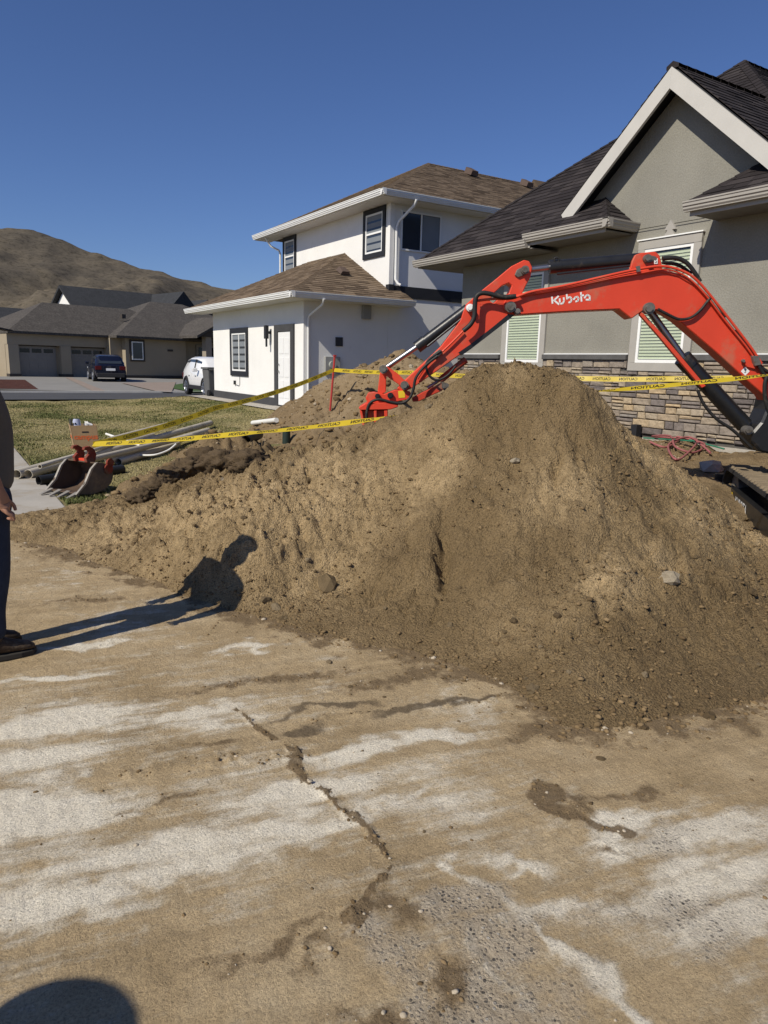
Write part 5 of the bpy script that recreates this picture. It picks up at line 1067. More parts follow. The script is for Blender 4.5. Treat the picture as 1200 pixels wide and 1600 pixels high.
for (u, z) in BP: c = np.array([.06, .27]); q = np.array([u, z]); q = q+(c-q)/np.linalg.norm(c-q)*.018; vs += [B3(q[0], -.28, q[1]), B3(q[0], .28, q[1])]
fs = [(2*i, 2*i+1, 2*i+3, 2*i+2) for i in range(n-1)]+[(2*n+2*i, 2*n+2*i+2, 2*n+2*i+3, 2*n+2*i+1) for i in range(n-1)]+[(0, 2*n, 2*n+1, 1), (2*n-2, 2*n-1, 4*n-1, 4*n-2)]
build('bucket_shell', mb.add(vs, fs), M_BKIN, bk)
for s_, nm in ((-.295, 'side_plate'), (.28, 'side_plate')):
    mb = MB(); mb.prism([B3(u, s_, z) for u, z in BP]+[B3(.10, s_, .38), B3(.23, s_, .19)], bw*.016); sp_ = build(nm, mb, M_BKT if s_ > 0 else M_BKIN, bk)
    mb = MB(); mb.prism([B3(u, s_-.006, z) for u, z in ((.02, .475), (.045, .47), (.125, .39), (.225, .19), (.36, .05), (.33, .045), (.195, .185), (.10, .385))], bw*.03); build('side_cutter', mb, M_TOOTH, sp_)
for k in range(4):
    w0 = -.28+k*.165; mb = MB(); mb.add([B3(.30, w0, .075), B3(.30, w0+.07, .075), B3(.30, w0+.07, .02), B3(.30, w0, .02), B3(.46, w0+.015, .012), B3(.46, w0+.055, .012), B3(.46, w0+.055, .002), B3(.46, w0+.015, .002)], [(0, 1, 5, 4), (3, 7, 6, 2), (0, 4, 7, 3), (1, 2, 6, 5), (4, 5, 6, 7), (0, 3, 2, 1)]); build('tooth', mb, M_TOOTH, bk)
for w0 in (-.12, .10):
    mb = MB(); mb.prism([B3(u, w0, z) for u, z in ((-.02, .44), (.06, .46), (.07, .53), (.03, .57), (.0, .60), (.03, .64), (.09, .65), (.08, .69), (.01, .70), (-.06, .65), (-.09, .57), (-.07, .47))], bw*.045); build('hook', mb, M_HOOK, bk, bevel=.004, seg=1)
mb = MB(); mb.box((0, 0, 0), (1, 1, 1), lambda a, b_, c: B3(-.03+a*.05, -.12+b_*.22, .465+c*.04)); build('hook_bar', mb, M_RED, bk, bevel=.006); mb = MB(); mb.tube([B3(-.12, .30, .36), B3(-.12, .33, .36)], .06, 14); mb.tube([B3(-.15, .30, .45), B3(-.15, .33, .45)], .05, 14); build('pin_boss', mb, M_HOOK, bk, auto=40)
# --- cardboard box
M_CARD = mat('cardboard', (.36, .245, .135), .9, .08, 4, .15, 50, fine=.06); M_ORANGE = mat('orange_print', (.62, .14, .045), .9, .1, 20)
ob = onz(117, 702, .02); ob[2] = surf(ob[0], ob[1]); cbx = thing('cardboard_box', 'open cardboard box of scraps with orange print sitting on the lawn', 'box', ob)
a = math.radians(28); e1 = RT*math.cos(a)+FH*math.sin(a); e2_ = -RT*math.sin(a)*1+FH*math.cos(a); tilt = UP*.98-RT*.13
def C3(u, v, z): return ob+e1*u+e2_*v+tilt*z
def wallp(u0, v0, u1, v1): 
    mb = MB(); t_ = .008; du, dv = u1-u0, v1-v0; L_ = math.hypot(du, dv); nu, nv = -dv/L_*t_, du/L_*t_
    mb.add([C3(u0, v0, 0), C3(u1, v1, 0), C3(u1, v1, .44), C3(u0, v0, .44), C3(u0+nu, v0+nv, 0), C3(u1+nu, v1+nv, 0), C3(u1+nu, v1+nv, .44), C3(u0+nu, v0+nv, .44)], [(0, 1, 2, 3), (4, 7, 6, 5), (0, 4, 5, 1), (1, 5, 6, 2), (2, 6, 7, 3), (3, 7, 4, 0)]); return mb
s1 = build('side', wallp(0, 0, .43, 0), M_CARD, cbx); s2 = build('side', wallp(0, .42, 0, 0), M_CARD, cbx); build('side', wallp(.43, 0, .43, .42), M_CARD, cbx); build('side', wallp(.43, .42, 0, .42), M_CARD, cbx)
mb = MB(); mb.add([C3(0, 0, .28), C3(.43, 0, .28), C3(.43, .42, .28), C3(0, .42, .28)], [(0, 1, 2, 3)]); build('packing', mb, mat('scrap_fill', (.08, .07, .06), .9, .4, 12), cbx)
words('print', 'campus', .13, C3(.22, -.003, .235), e1, tilt, M_ORANGE, s1, .004); words('print', 'campus', .11, C3(-.003, .21, .235), -e2_, tilt, M_ORANGE, s2, .004); mb = MB(); mb.add([C3(.17, -.003, .31), C3(.28, -.003, .31), C3(.28, -.003, .335), C3(.17, -.003, .335)], [(0, 1, 2, 3)]); build('print_bar', mb, M_BTRIM, s1)
def scrap(name, label, mb, m): build(name, mb, m, label=label, cat='scrap', group='scraps in the cardboard box', auto=40)
mb = MB(); mb.tube([C3(.13, .22, .28), C3(.13, .22, .50), C3(.135, .22, .54)], [.065, .065, .05], 14); scrap('plastic_jug', 'pale blue plastic jug sticking out of the cardboard box', mb, mat('jug', (.42, .45, .58), .3))
mb = MB()
for k in range(7): mb.tube([C3(.30+.02*random.random(), .10+.05*k, .28), C3(.26+.12*random.random(), .10+.05*k, .44+.04*random.random()), C3(.36, .1+.05*k, .42)], .035, 7)
scrap('crumpled_paper', 'crumpled white paper filling the right of the cardboard box', mb, mat('paper', (.74, .73, .70), .9))
mb = MB(); mb.tube([C3(.02, .36, .28), C3(.06, .05, .47)], .014, 8); mb.tube([C3(.05, .38, .28), C3(.10, .15, .47)], .012, 8); mb.tube([C3(.01, .25, .30), C3(.05, .40, .52)], .02, 8); scrap('dark_offcuts', 'dark pipe offcuts poking from the left of the cardboard box', mb, M_BPLAST)
# --- heap of pipes on the grass
M_PVC = mat('cream_pvc', (.50, .45, .36), .55, .08, 5, dirt=((.25, .19, .12), 3, .55, .6)); M_PVCW = mat('white_pvc', (.74, .73, .68), .5, .04, 5); M_BPIPE = mat('black_pipe', (.02, .02, .021), .45, .1, 6)
def pipe(label, a, za, b, zb, r, m, seg=14, wall=.006, name='plastic_pipe'):
    p, q = onz(*a, za), onz(*b, zb); mb = MB(); mb.pipe(p, q, r, wall, seg); return build(name, mb, m, label=label, cat='pipe', group='pipes heaped on the lawn', auto=40)
pipe('thick cream pipe whose open end lies on the pavement, left of the pair', (26, 741), .075, (238, 681), .12, .062, M_PVC)
pipe('longest thick cream pipe, second from the left where the ends meet the pavement', (44, 741), .065, (329, 661), .20, .062, M_PVC)
pipe('black pipe lying behind the loose bucket', (60, 751), .065, (192, 733), .075, .062, M_BPIPE)
pipe('cream pipe ending right, just below the longest one', (170, 719), .10, (325, 673), .16, .065, M_PVC)
pipe('short thick cream pipe with its open end facing the bucket', (100, 728), .17, (300, 681), .20, .045, M_PVC)
pipe('thin cream pipe on top of the left pair', (62, 729), .19, (190, 690), .20, .028, M_PVC)
pipe('cream pipe lowest in the right of the heap', (185, 722), .06, (278, 694), .08, .055, M_PVC)
pipe('thin white conduit crossing the heap beside the box', (166, 678), .30, (219, 696), .22, .020, M_PVCW, 8, .004)
pipe('cream pipe topmost in the middle of the heap, under the tape', (172, 688), .30, (262, 664), .32, .055, M_PVC)
mb = MB(); mb.tube(smooth_path([onz(212, 711, .08), onz(240, 711, .10), onz(262, 704, .16), onz(275, 694, .25)], 6), .016, 8); build('white_hose', mb, M_PVCW, label='white hose curving up beside the dark sods', cat='hose', auto=60)
mb = MB(); p = hit(385, 693); mb.pipe(p+UP*.05, p+UP*.10+FH*.5+RT*.1, .085, .012); build('pipe_elbow', mb, M_BPIPE, label='short black pipe mouth poking from the dug soil left of the stub', cat='pipe', auto=40)
p = hit(447, 692); mb = MB(); mb.pipe((p[0], p[1], p[2]-.2), (p[0]+.01, p[1], p[2]+.30), .075, .008); build('pipe_stub', mb, mat('green_pipe', (.022, .035, .028), .5), label='upright dark green pipe stub in the dug soil', cat='pipe', auto=40)
mb = MB(); mb.tube([hit(395, 668)+UP*.10, hit(432, 666)+UP*.12], .05, 10); build('white_offcut', mb, M_PVCW, label='white pipe offcut lying on the soil under the tape', cat='pipe', auto=40)
# --- stake and caution tapes
st_b = hit(516, 640, 9); st_t = atf(523, 557, (st_b@FH)-.05); mb = MB(); dv = (st_b-st_t); mb.tube([st_b+dv*.12, st_t], .021, 8); mb.box(tuple(st_t-np.array([.024, .024, .0])), tuple(st_t+np.array([.024, .024, .03]))); build('marker_stake', mb, mat('red_stake', (.42, .045, .04), .7, .1, 12), label='thin red stake leaning in the back mound, tape tied to it', cat='stake')
M_TAPE = mat('yellow_tape', (.74, .56, .035), .45, .05, 10, spec=.4); _nt = M_TAPE.node_tree; _b = _nt.nodes['Principled BSDF']; _t = N(_nt, 'ShaderNodeBsdfTranslucent'); _t.inputs[0].default_value = (.80, .60, .05, 1); _m = N(_nt, 'ShaderNodeMixShader'); _m.inputs[0].default_value = .42
_nt.links.new(_b.outputs[0], _m.inputs[1]); _nt.links.new(_t.outputs[0], _m.inputs[2]); _nt.links.new(_m.outputs[0], _nt.nodes['Material Output'].inputs['Surface'])
M_INK = mat('tape_ink', (.015, .014, .012), .6)
def tape(label, pts, width, tilt_, flip, sag=.05, n=40, words_=True, off=0.0, pitch=.37, roll_=0.0):
    P = [np.array(p, float) for p in pts]; Ltot = sum(np.linalg.norm(b_-a_) for a_, b_ in zip(P[:-1], P[1:])); path = []
    for a_, b_ in zip(P[:-1], P[1:]):
        L_ = np.linalg.norm(b_-a_); k = max(2, int(n*L_/Ltot))
        for i in range(k): t = i/k; path.append(a_+(b_-a_)*t-UP*sag*4*t*(1-t)*L_/Ltot)
    path.append(P[-1]); o = thing('caution_tape', label, 'tape', P[0]); vs = []; m_ = len(path)
    def fr_(i):
        t = path[min(i+1, m_-1)]-path[max(i-1, 0)]; t /= np.linalg.norm(t); w0 = UP-t*(UP@t); w0 /= np.linalg.norm(w0); n0 = np.cross(t, w0)
        if n0@FH > 0: n0 = -n0
        a_ = -(tilt_ if not isinstance(tilt_, tuple) else tilt_[0]+(tilt_[1]-tilt_[0])*i/m_)+roll_*math.sin(i*.35)+.10*math.sin(i*.8); return t, w0*math.cos(a_)+n0*math.sin(a_), n0*math.cos(a_)-w0*math.sin(a_)
    for i in range(m_): t, w_, nn = fr_(i); vs += [path[i]-w_*width/2, path[i]+w_*width/2]
    build('ribbon', MB().add(vs, [(2*i, 2*i+1, 2*i+3, 2*i+2) for i in range(m_-1)]), M_TAPE, o, smooth=True)
    if words_:
        tv, tf = textmesh('CAUTION', .056, 0, .0012); cum = np.concatenate([[0], np.cumsum([np.linalg.norm(b_-a_) for a_, b_ in zip(path[:-1], path[1:])])]); s0 = .25+off
        while s0 < cum[-1]-.2:
            mb = MB(); out = []
            i0 = min(int(np.searchsorted(cum, s0)), m_-2); tdir, _, _ = fr_(i0); sg = 1 if tdir@RT > 0 else -1
            if flip: sg = -sg
            for x, y, z in tv:
                s_ = s0+x*sg; i = int(np.clip(np.searchsorted(cum, s_)-1, 0, m_-2)); u = (s_-cum[i])/(cum[i+1]-cum[i]); t, w_, nn = fr_(i); t2, w2, n2 = fr_(i+1); p_ = path[i]*(1-u)+path[i+1]*u; w_ = w_*(1-u)+w2*u; nn = nn*(1-u)+n2*u
                out.append(p_+w_*y+nn*.002)
            build('printed_word', mb.add(out, tf), M_INK, o); s0 += pitch
    return o
k0 = atf(146, 695, 8.45)
tape('yellow caution tape from the loose bucket to the red stake', [k0, atf(335, 638, 10.6), st_t+(st_b-st_t)*.25], .075, .15, False, .10, 60)
tape('yellow caution tape running from the loose bucket past the soil heap to the right edge', [k0+UP*.01, atf(360, 679, 7.5), atf(600, 653, 6.72), atf(905, 613, 5.9), atf(1200, 586, 5.25), atf(1290, 577, 5.0)], .075, (.85, 1.28), True, .05, 90, True, .1, .37, .15)
tape('yellow caution tape stretched behind the excavator arm along the grey house', [st_t+(st_b-st_t)*.25, atf(640, 582, 12.2), atf(735, 588, 11.5), atf(900, 591, 10.6), atf(1050, 592, 10.0), atf(1185, 589, 9.4)], .075, .35, True, .05, 80, True, .2)
# --- hoses by the stone wall
def coil(name, label, m, pts, r):
    P = [];
    for q in pts: p = onz(q[0], q[1], .5); p[0] = min(p[0], 10.12); p[2] = surf(p[0], p[1])+r+.025+(q[2] if len(q) > 2 else 0); P.append(p)
    mb = MB(); mb.tube(smooth_path(P, 6), r, 8); build(name, mb, m, label=label, cat='hose', auto=60)
coil('red_hose', 'tangled dusty red hose lying at the foot of the stone wall', mat('red_hose', (.30, .10, .10), .6, .15, 8), [(1015, 697), (1040, 700), (1060, 692), (1085, 690, .03), (1100, 697, .02), (1085, 705), (1055, 703, .03), (1046, 694, .04), (1052, 685, .05), (1078, 688, .05), (1088, 696, .05), (1065, 712, .02), (1050, 712), (1045, 700, .05), (1075, 695, .06), (1098, 702, .03), (1110, 706)], .016)
coil('green_hose', 'thin green hose lying along the base of the stone wall', mat('green_hose', (.03, .17, .10), .5, .1, 8), [(1005, 686), (1030, 688), (1060, 691), (1085, 694), (1110, 692), (1135, 700)], .012)

# ================================================================== STONES, CLODS, SODS, GRASS
def ico(seed, jit=.22, sub=1):
    bm = bmesh.new(); bmesh.ops.create_icosphere(bm, subdivisions=sub, radius=1); r = random.Random(seed)
    vs = [v.co*(1+r.uniform(-jit, jit)) for v in bm.verts]; fs = [tuple(v.index for v in f.verts) for f in bm.faces]; bm.free(); return vs, fs
ROCKME = []
for k in range(7):
    vs, fs = ico(100+k, .24, 2); sx, sy, sz = random.uniform(.8, 1.15), random.uniform(.7, 1.0), random.uniform(.55, .8)
    me = mesh('rock', [(v.x*sx, v.y*sy, v.z*sz) for v in vs], fs, M_ROCK); ROCKME.append(me)
def rock(px, py, dia, label, group=None, k=None, sink=.45, rot=None):
    p = hit(px, py); d_ = p@FH
    if d_ > 17.5 or surf(p[0], p[1]) < p[2]-.05: return
    r = dia/2*d_/1108; o = bpy.data.objects.new('stone', ROCKME[k if k is not None else random.randrange(7)]); COL.objects.link(o)
    o.location = [float(c) for c in p+UP*r*(.5-sink)]; o.scale = (r*1.1,)*3; o.rotation_euler = rot or (random.uniform(-.4, .4), random.uniform(-.4, .4), random.uniform(0, 6.28))
    o['label'] = label; o['category'] = 'stone'
    if group: o['group'] = group
rock(513, 918, 42, 'large pale square stone stuck in the foot of the heap', None, 0, .4, (1.0, .2, .6))
for a_ in [(415, 938, 19, 'pale stone topmost of the little cluster beside the shadow of a head'), (431, 951, 21, 'rounded pale stone in the middle of the cluster beside the shadow of a head'), (403, 946, 11, 'dark little stone left in the cluster beside the shadow of a head'), (447, 967, 12, 'small pale stone at the right front of the cluster by the shadow'),
           (805, 721, 15, 'smooth cream pebble high on the face of the heap'), (832, 1077, 24, 'cream lump of rock at the foot of the heap, by the wet streak'), (823, 1062, 13, 'small cream stone just above the lump at the foot of the heap'), (1108, 1121, 22, 'brown stone lying just off the heap near the right edge'), (1007, 1138, 14, 'brown stone in front of the heap, between two others'),
           (939, 1187, 15, 'lone brown stone lying out on the slab before the heap'), (656, 1452, 15, 'lone dark stone near the bottom on the slab'), (1045, 906, 40, 'round lump bulging from the right face of the heap'), (1152, 1035, 30, 'round brown stone low on the right face of the heap'), (1175, 926, 18, 'flat pale stone near the right edge of the heap')]: rock(*a_)
rr = random.Random(21)
for k in range(30): rock(rr.uniform(420, 1190), rr.uniform(950, 1130), rr.uniform(6, 14), 'small rounded brown stone at the foot of the heap', 'small stones at the foot of the heap')
for k in range(14): rock(rr.uniform(560, 1190), rr.uniform(640, 930), rr.uniform(5, 10), 'small stone on the face of the heap', 'small stones on the face of the heap')
for k in range(28): rock(rr.uniform(140, 620), rr.uniform(700, 900), rr.uniform(6, 12), 'small stone on the low left spread of soil', 'small stones on the left of the heap')
for k in range(40): rock(rr.uniform(520, 700), rr.uniform(556, 640), rr.uniform(5, 11), 'pale stone on the back mound', 'pale stones on the back mound')
for k in range(25): rock(rr.uniform(60, 1180), rr.uniform(1120, 1560), rr.uniform(4, 9), 'tiny stone on the slab', 'tiny stones on the slab')
mb = MB(); p = hit(1112, 735, 6); vs, fs = ico(5, .25, 1); mb.add([p+np.array([v.x*.16, v.y*.14, v.z*.10+.05]) for v in vs], fs); build('concrete_chunk', mb, mat('pale_concrete', (.36, .33, .28), .9, .15, 8, .3, 40), label='broken grey concrete chunk lying beside the excavator track', cat='concrete')

icv, icf = ico(1, 0, 1); icv = np.array([tuple(v) for v in icv]); icf = np.array(icf)
def scatter(name, P, R, m, tint, seed, flat=.75, label=None, cat=None):
    rg = np.random.default_rng(seed); n = len(P); V = icv[None]*(1+rg.uniform(-.28, .28, (n, len(icv), 1)))*R[:, None, None]*np.stack([rg.uniform(.7, 1.3, n), rg.uniform(.7, 1.3, n), rg.uniform(.55, 1.0, n)*flat], -1)[:, None]
    V = V+P[:, None]; Fx = (icf[None]+(np.arange(n)*len(icv))[:, None, None]).reshape(-1, 3)
    me = bpy.data.meshes.new(name); me.vertices.add(n*len(icv)); me.vertices.foreach_set('co', V.reshape(-1).astype(np.float32)); me.loops.add(Fx.size); me.loops.foreach_set('vertex_index', Fx.reshape(-1).astype(np.int32))
    me.polygons.add(len(Fx)); me.polygons.foreach_set('loop_start', (np.arange(len(Fx))*3).astype(np.int32)); me.polygons.foreach_set('loop_total', np.full(len(Fx), 3, np.int32)); me.update(calc_edges=True)
    at = me.attributes.new('tint', 'FLOAT', 'POINT'); at.data.foreach_set('value', np.repeat(tint, len(icv)).astype(np.float32)); me.materials.append(m)
    o = bpy.data.objects.new(name, me); COL.objects.link(o); o['kind'] = 'stuff'; o['label'] = label; o['category'] = cat
rg = np.random.default_rng(4)
def bil(x, y, x0, y0, s_, A_): return A_[np.clip(((y-y0)/s_).round().astype(int), 0, A_.shape[0]-1), np.clip(((x-x0)/s_).round().astype(int), 0, A_.shape[1]-1)]
n = 110000; px_ = rg.uniform(.9, 6.6, n); py_ = rg.uniform(1.2, 8.6, n); pz_ = bil(px_, py_, xs0, ys0, st, Zp)
dens = np.clip(.35+.9*fbm(px_*1.3, py_*1.3, 3, 91), .05, 1)*(.30+.7*np.exp(-np.maximum(pz_, 0)/.35)); vis = (np.abs(px_*RT[0]+py_*RT[1]) < .62*(px_*FH[0]+py_*FH[1])+.3)
ok = (pz_ > .0) & (rg.random(n) < dens) & vis; P = np.stack([px_, py_, pz_], -1)[ok]; R = np.minimum(.0042*(1-rg.random(len(P)))**-.45, .017)
scatter('soil_clods', P+np.array([0, 0, .15])*R[:, None], R, M_CLOD, rg.random(len(P))*.9, 1, label='loose clods and crumbs strewn over the soil heap', cat='soil')
# clods spilled on the slab round the foot, along the joint, and loose patches
n = 110000; px_ = rg.uniform(-.6, 4.4, n); py_ = rg.uniform(.3, 8.0, n); tz = tps_eval(FIT, px_, py_); sx_, sy_, SZ = SLABZ
def slabv(A_): return A_[np.clip(((py_-sy_[0])/.014).round().astype(int), 0, A_.shape[0]-1), np.clip(((px_-sx_[0])/.014).round().astype(int), 0, A_.shape[1]-1)]
w = 1.2*np.exp(-np.clip(-tz, 0, 9)/.028)*(tz < .03)+.9*slabv(joint)+.40*slabv(joint2)+.45*np.clip(slabv(deb), 0, 1)+.45*(slabv(soil) > .45)+.010
ok = (tz < .03) & (rg.random(n) < w*.8); P = np.stack([px_, py_, slabv(SZ)], -1)[ok]; R = np.minimum(.0022*(1-rg.random(len(P)))**-.55, .009+.008*(tps_eval(FIT, P[:, 0], P[:, 1]) > -.06))
tn = rg.random(len(P))*.9; pl = rg.random(len(P)) < .25*slabv(dust)[ok]+.03; tn[pl] = 1.0
scatter('spilled_crumbs', P, R, M_CLOD, tn, 2, label='soil crumbs spilled over the slab and along its joint', cat='soil')
n = 16000; px_ = rg.uniform(1.2, 9.8, n); py_ = rg.uniform(6.0, 17.0, n); zz = bil(px_, py_, dx0, dy0, .035, Zd); ed = px_-np.interp(py_, XB, XV)
ok = (ed > -.35+.5*rg.random(n)) & (rg.random(n) < .65); P = np.stack([px_, py_, zz], -1)[ok]; R = np.minimum(.012*(1-rg.random(len(P)))**-.5, .07)
scatter('mound_clods', P, R, M_CLOD, .3+rg.random(len(P))*.7, 3, label='clods strewn over the dug ground between the houses', cat='soil')
# sods
SOD = [(318, 712, .30, 'largest dark sod, topmost in the row at the lawn edge'), (345, 722, .24, 'dark sod just right of the largest one'), (295, 728, .26, 'dark sod just left of the largest one'), (388, 724, .22, 'brown sod at the right end of the row, under the tape'), (268, 742, .22, 'dark sod in the middle of the row, toward the bucket'), (222, 775, .16, 'small sod beside the loose bucket'), (246, 760, .18, 'second sod to the right of the loose bucket')]
for k, (a_, b_, r, lb) in enumerate(SOD):
    p = hit(a_, b_+8, 6); vs, fs = ico(300+k, .05, 4); V = np.array([tuple(v) for v in vs]); q = 1+.26*fbm(V[:, 0]*2.4+k*7, V[:, 1]*2.4+V[:, 2]*2.9, 5, 400+k, .72)
    V = V*q[:, None]*np.array([r*.85, r*.8, r*.55]); o_ = MB(); o_.add([p+v+np.array([0, 0, .04]) for v in V], fs)
    build('sod', o_, M_TOPSOIL, label=lb, cat='sod', group='torn sods at the lawn edge', smooth=True)
# grass
M_BLADE = tintmat('grass_blade', [(0, (.10, .118, .038)), (.35, (.16, .16, .060)), (.6, (.27, .235, .105)), (1, (.40, .33, .165))], rough=.8, nvar=.1)
n = 90000; px_ = rg.uniform(1.1, 8.0, n); py_ = 8.3+rg.random(n)**1.7*19.5; ed = px_-np.interp(py_, XB, XV)+.45*fbm(px_*1.1, py_*1.1, 4, 71)
dry = fbm(px_*.55, py_*.32, 4, 95); ok = (ed < .12) & (rg.random(n) < .95); px_, py_, dry = px_[ok], py_[ok], dry[ok]; n = len(px_)
hgt = rg.uniform(.010, .026, n)*(1+.8*(dry < -.05)); ang = rg.uniform(0, 6.28, n); ww = .004+.0006*py_; lean = rg.uniform(-.018, .018, (n, 2)); z0 = G(px_, py_)+.01+.018*fbm(px_*1.5, py_*1.5, 4, 31)-.004
V = np.stack([np.stack([px_-np.cos(ang)*ww, py_-np.sin(ang)*ww, z0], -1), np.stack([px_+np.cos(ang)*ww, py_+np.sin(ang)*ww, z0], -1), np.stack([px_+lean[:, 0], py_+lean[:, 1], z0+hgt], -1)], 1)
me = bpy.data.meshes.new('grass'); me.vertices.add(n*3); me.vertices.foreach_set('co', V.reshape(-1).astype(np.float32)); me.loops.add(n*3); me.loops.foreach_set('vertex_index', np.arange(n*3, dtype=np.int32)); me.polygons.add(n); me.polygons.foreach_set('loop_start', (np.arange(n)*3).astype(np.int32)); me.polygons.foreach_set('loop_total', np.full(n, 3, np.int32)); me.update(calc_edges=True)
at = me.attributes.new('tint', 'FLOAT', 'POINT'); at.data.foreach_set('value', np.repeat(np.clip(.58+.9*dry+rg.uniform(-.3, .3, n), 0, 1), 3).astype(np.float32)); me.materials.append(M_BLADE)
o = bpy.data.objects.new('grass', me); COL.objects.link(o); o['kind'] = 'stuff'; o['label'] = 'patchy green and straw coloured grass of the lawn'; o['category'] = 'grass'

# ================================================================== PEOPLE
M_SKIN = mat('skin', (.30, .155, .10), .6, .1, 8, .1, 60); M_SHIRT = mat('grey_shirt', (.105, .096, .086), .95, .12, 6, .3, 60); M_JEANS = mat('dark_jeans', (.022, .030, .052), .95, .25, 8, .3, 120); M_BOOT = mat('brown_boot', (.055, .036, .022), .8, .25, 10, .3, 60, dirt=((.26, .2, .13), 6, .55, .6)); M_SOLE = mat('boot_sole', (.04, .036, .03), .9, .2, 10); M_HAIR = mat('dark_hair', (.02, .015, .011), .8, .2, 20)
def skinned(name, fn, V, E_, m, parent, root=0, sub=2):
    me = bpy.data.meshes.new(name); L = root_loc(parent); me.from_pydata([tuple(Vector(fn(*v[:3]))-L) for v in V], E_, []); me.materials.append(m)
    o = bpy.data.objects.new(name, me); COL.objects.link(o); o.parent = parent
    o.modifiers.new('skin', 'SKIN').use_smooth_shade = True
    for i, v in enumerate(V):
        sv = me.skin_vertices[0].data[i]; r = v[3] if isinstance(v[3], tuple) else (v[3], v[3]); sv.radius = r; sv.use_root = (i == root)
    s_ = o.modifiers.new('sub', 'SUBSURF'); s_.levels = s_.render_levels = sub; return o
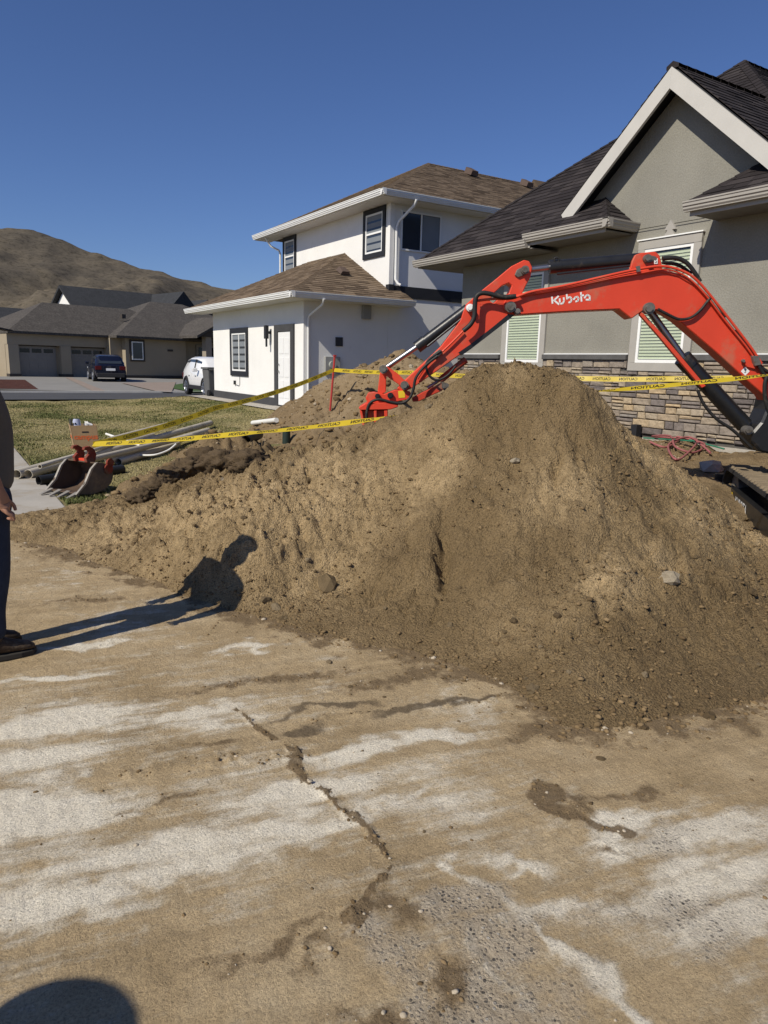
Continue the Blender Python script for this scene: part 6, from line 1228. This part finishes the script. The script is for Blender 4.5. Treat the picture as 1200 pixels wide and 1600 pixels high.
def person(label, O, az, hat=False):
    a = math.radians(az); d_ = np.array([math.sin(a), math.cos(a), 0]); r_ = np.array([d_[1], -d_[0], 0]); O = np.array(O, float); fn = lambda l, r, z: O+d_*l+r_*r+UP*z
    t = thing('person', label, 'person', O)
    V = [(0, 0, 1.05, .12), (0, 0, 1.28, .13), (0, 0, 1.44, .09), (-.01, 0, 1.53, .055), (.01, 0, 1.60, (.075, .07)), (.0, 0, 1.69, (.095, .085)), (-.01, 0, 1.765, .06)]; E_ = [(0, 1), (1, 2), (2, 3), (3, 4), (4, 5), (5, 6)]
    V.append((.105, 0, 1.645, .014)); E_.append((5, 7))
    for sg in (1, -1): V.append((0, sg*.095, 1.665, .022)); E_.append((5, len(V)-1))
    for sg in (1, -1):
        b = len(V); V += [(0, sg*.17, 1.43, .058), (-.03, sg*.228, 1.17, .045), (-.005, sg*.238, 1.06, .044), (.035, sg*.235, .935, .030), (.05, sg*.233, .885, (.022, .036)), (.06, sg*.228, .845, (.018, .036))]
        E_ += [(2, b), (b, b+1), (b+1, b+2), (b+2, b+3), (b+3, b+4), (b+4, b+5)]
        for k in range(4):
            yy = sg*(.198+.02*k); c = len(V); ln = (.9, 1.05, 1, .8)[k]
            V += [(.075-.004*k, yy, .822, .0098), (.100-.004*k, yy, .808-.004*ln, .0094), (.094, yy-sg*.004, .782, .0088), (.066, yy-sg*.004, .782+.004*k, .0080)]; E_ += [(b+5, c), (c, c+1), (c+1, c+2), (c+2, c+3)]
        c = len(V); V += [(.080, sg*.20, .875, .012), (.105, sg*.187, .85, .0105), (.112, sg*.195, .818, .009)]; E_ += [(b+4, c), (c, c+1), (c+1, c+2)]
    skinned('body', fn, V, E_, M_SKIN, t)
    V = [(0, 0, .86, (.165, .135)), (0, 0, 1.02, (.155, .125)), (.01, 0, 1.25, (.175, .135)), (0, 0, 1.40, (.155, .11)), (0, 0, 1.49, (.075, .07))]; E_ = [(0, 1), (1, 2), (2, 3), (3, 4)]
    for sg in (1, -1): b = len(V); V += [(0, sg*.19, 1.43, .080), (-.02, sg*.228, 1.27, .084), (-.025, sg*.236, 1.23, .092)]; E_ += [(3, b), (b, b+1), (b+1, b+2)]
    skinned('shirt', fn, V, E_, M_SHIRT, t)
    V = [(0, 0, .97, (.16, .13)), (0, 0, .88, (.155, .13))]; E_ = [(0, 1)]
    for sg, st2 in ((1, -.03), (-1, -.07)): b = len(V); V += [(0, sg*.095, .80, .105), (.02+st2*.5, sg*.10, .48, .082), (st2, sg*.10, .28, .074), (st2, sg*.10, .10, .070)]; E_ += [(1, b), (b, b+1), (b+1, b+2), (b+2, b+3)]
    skinned('trousers', fn, V, E_, M_JEANS, t)
    for sg, st2 in ((1, -.03), (-1, -.07)):
        bt = MB(); secs = [(-.085, .035, .10), (-.07, .046, .135), (-.01, .05, .15), (.05, .05, .115), (.12, .052, .085), (.17, .045, .07), (.195, .025, .05)]; rings = []
        for (l, w_, hh) in secs: rings.append([fn(st2+l, sg*.10+w_*math.cos(q), max(.028, .028+(hh-.028)*(.5+.5*math.sin(q)))) for q in np.linspace(0, 2*math.pi, 13)[:-1]])
        k = 12; bt.add([p for rg_ in rings for p in rg_], [(i*k+j, i*k+(j+1) % k, (i+1)*k+(j+1) % k, (i+1)*k+j) for i in range(len(rings)-1) for j in range(k)]+[tuple(range(k)), tuple((len(rings)-1)*k+j for j in range(k))])
        bo_ = build('boot', bt, M_BOOT, t, smooth=True); so_ = MB(); so_.prism([fn(st2+l, sg*.10+w_, .0) for l, w_ in ((-.095, -.03), (-.095, .03), (-.02, .05), (.12, .056), (.18, .045), (.205, .0), (.18, -.045), (.12, -.056), (-.02, -.05))], UP*.032); build('sole', so_, M_SOLE, bo_, bevel=.005)
        sh = MB(); sh.tube([fn(st2-.012, sg*.10, .09), fn(st2-.012, sg*.10, .19)], [.058, .056], 12); build('boot_shaft', sh, M_BOOT, bo_, auto=60)
    hm = MB(); vs, fs = ico(9, .03, 3); hm.add([fn(v.x*.112-.012, v.y*.094, 1.715+max(v.z, -.15)*.095) for v in vs], fs)
    if hat: hm.tube([fn(0, 0, 1.735), fn(0, 0, 1.747)], [.21, .20], 24); build('sun_hat', hm, mat('straw', (.4, .31, .17), .9), t, auto=50)
    else: hm.prism([fn(.07, -.085, 1.735), fn(.13, -.075, 1.73), (fn(.185, -.035, 1.722)), fn(.195, 0, 1.72), fn(.185, .035, 1.722), fn(.13, .075, 1.73), fn(.07, .085, 1.735)], UP*.008); build('cap', hm, mat('cap_cloth', (.03, .032, .036), .9), t, auto=50)
    for sg in (1, -1): e_ = MB(); e_.add([Vector(fn(.088+v.x*.008, sg*.034+v.y*.012, 1.668+v.z*.007)) for v in [Vector(q) for q in icv]], [tuple(int(i) for i in f) for f in icf]); build('eye', e_, M_HAIR, t, smooth=True)
    return t
pc = atf(-2, 1016, 3.66); person('person in grey T-shirt, dark jeans and boots standing at the left edge', (pc[0], pc[1], 0), 86)
person('second person in sun hat left of view, casting the bottom-left shadow', (-1.78, 1.10, 0), 86, True)
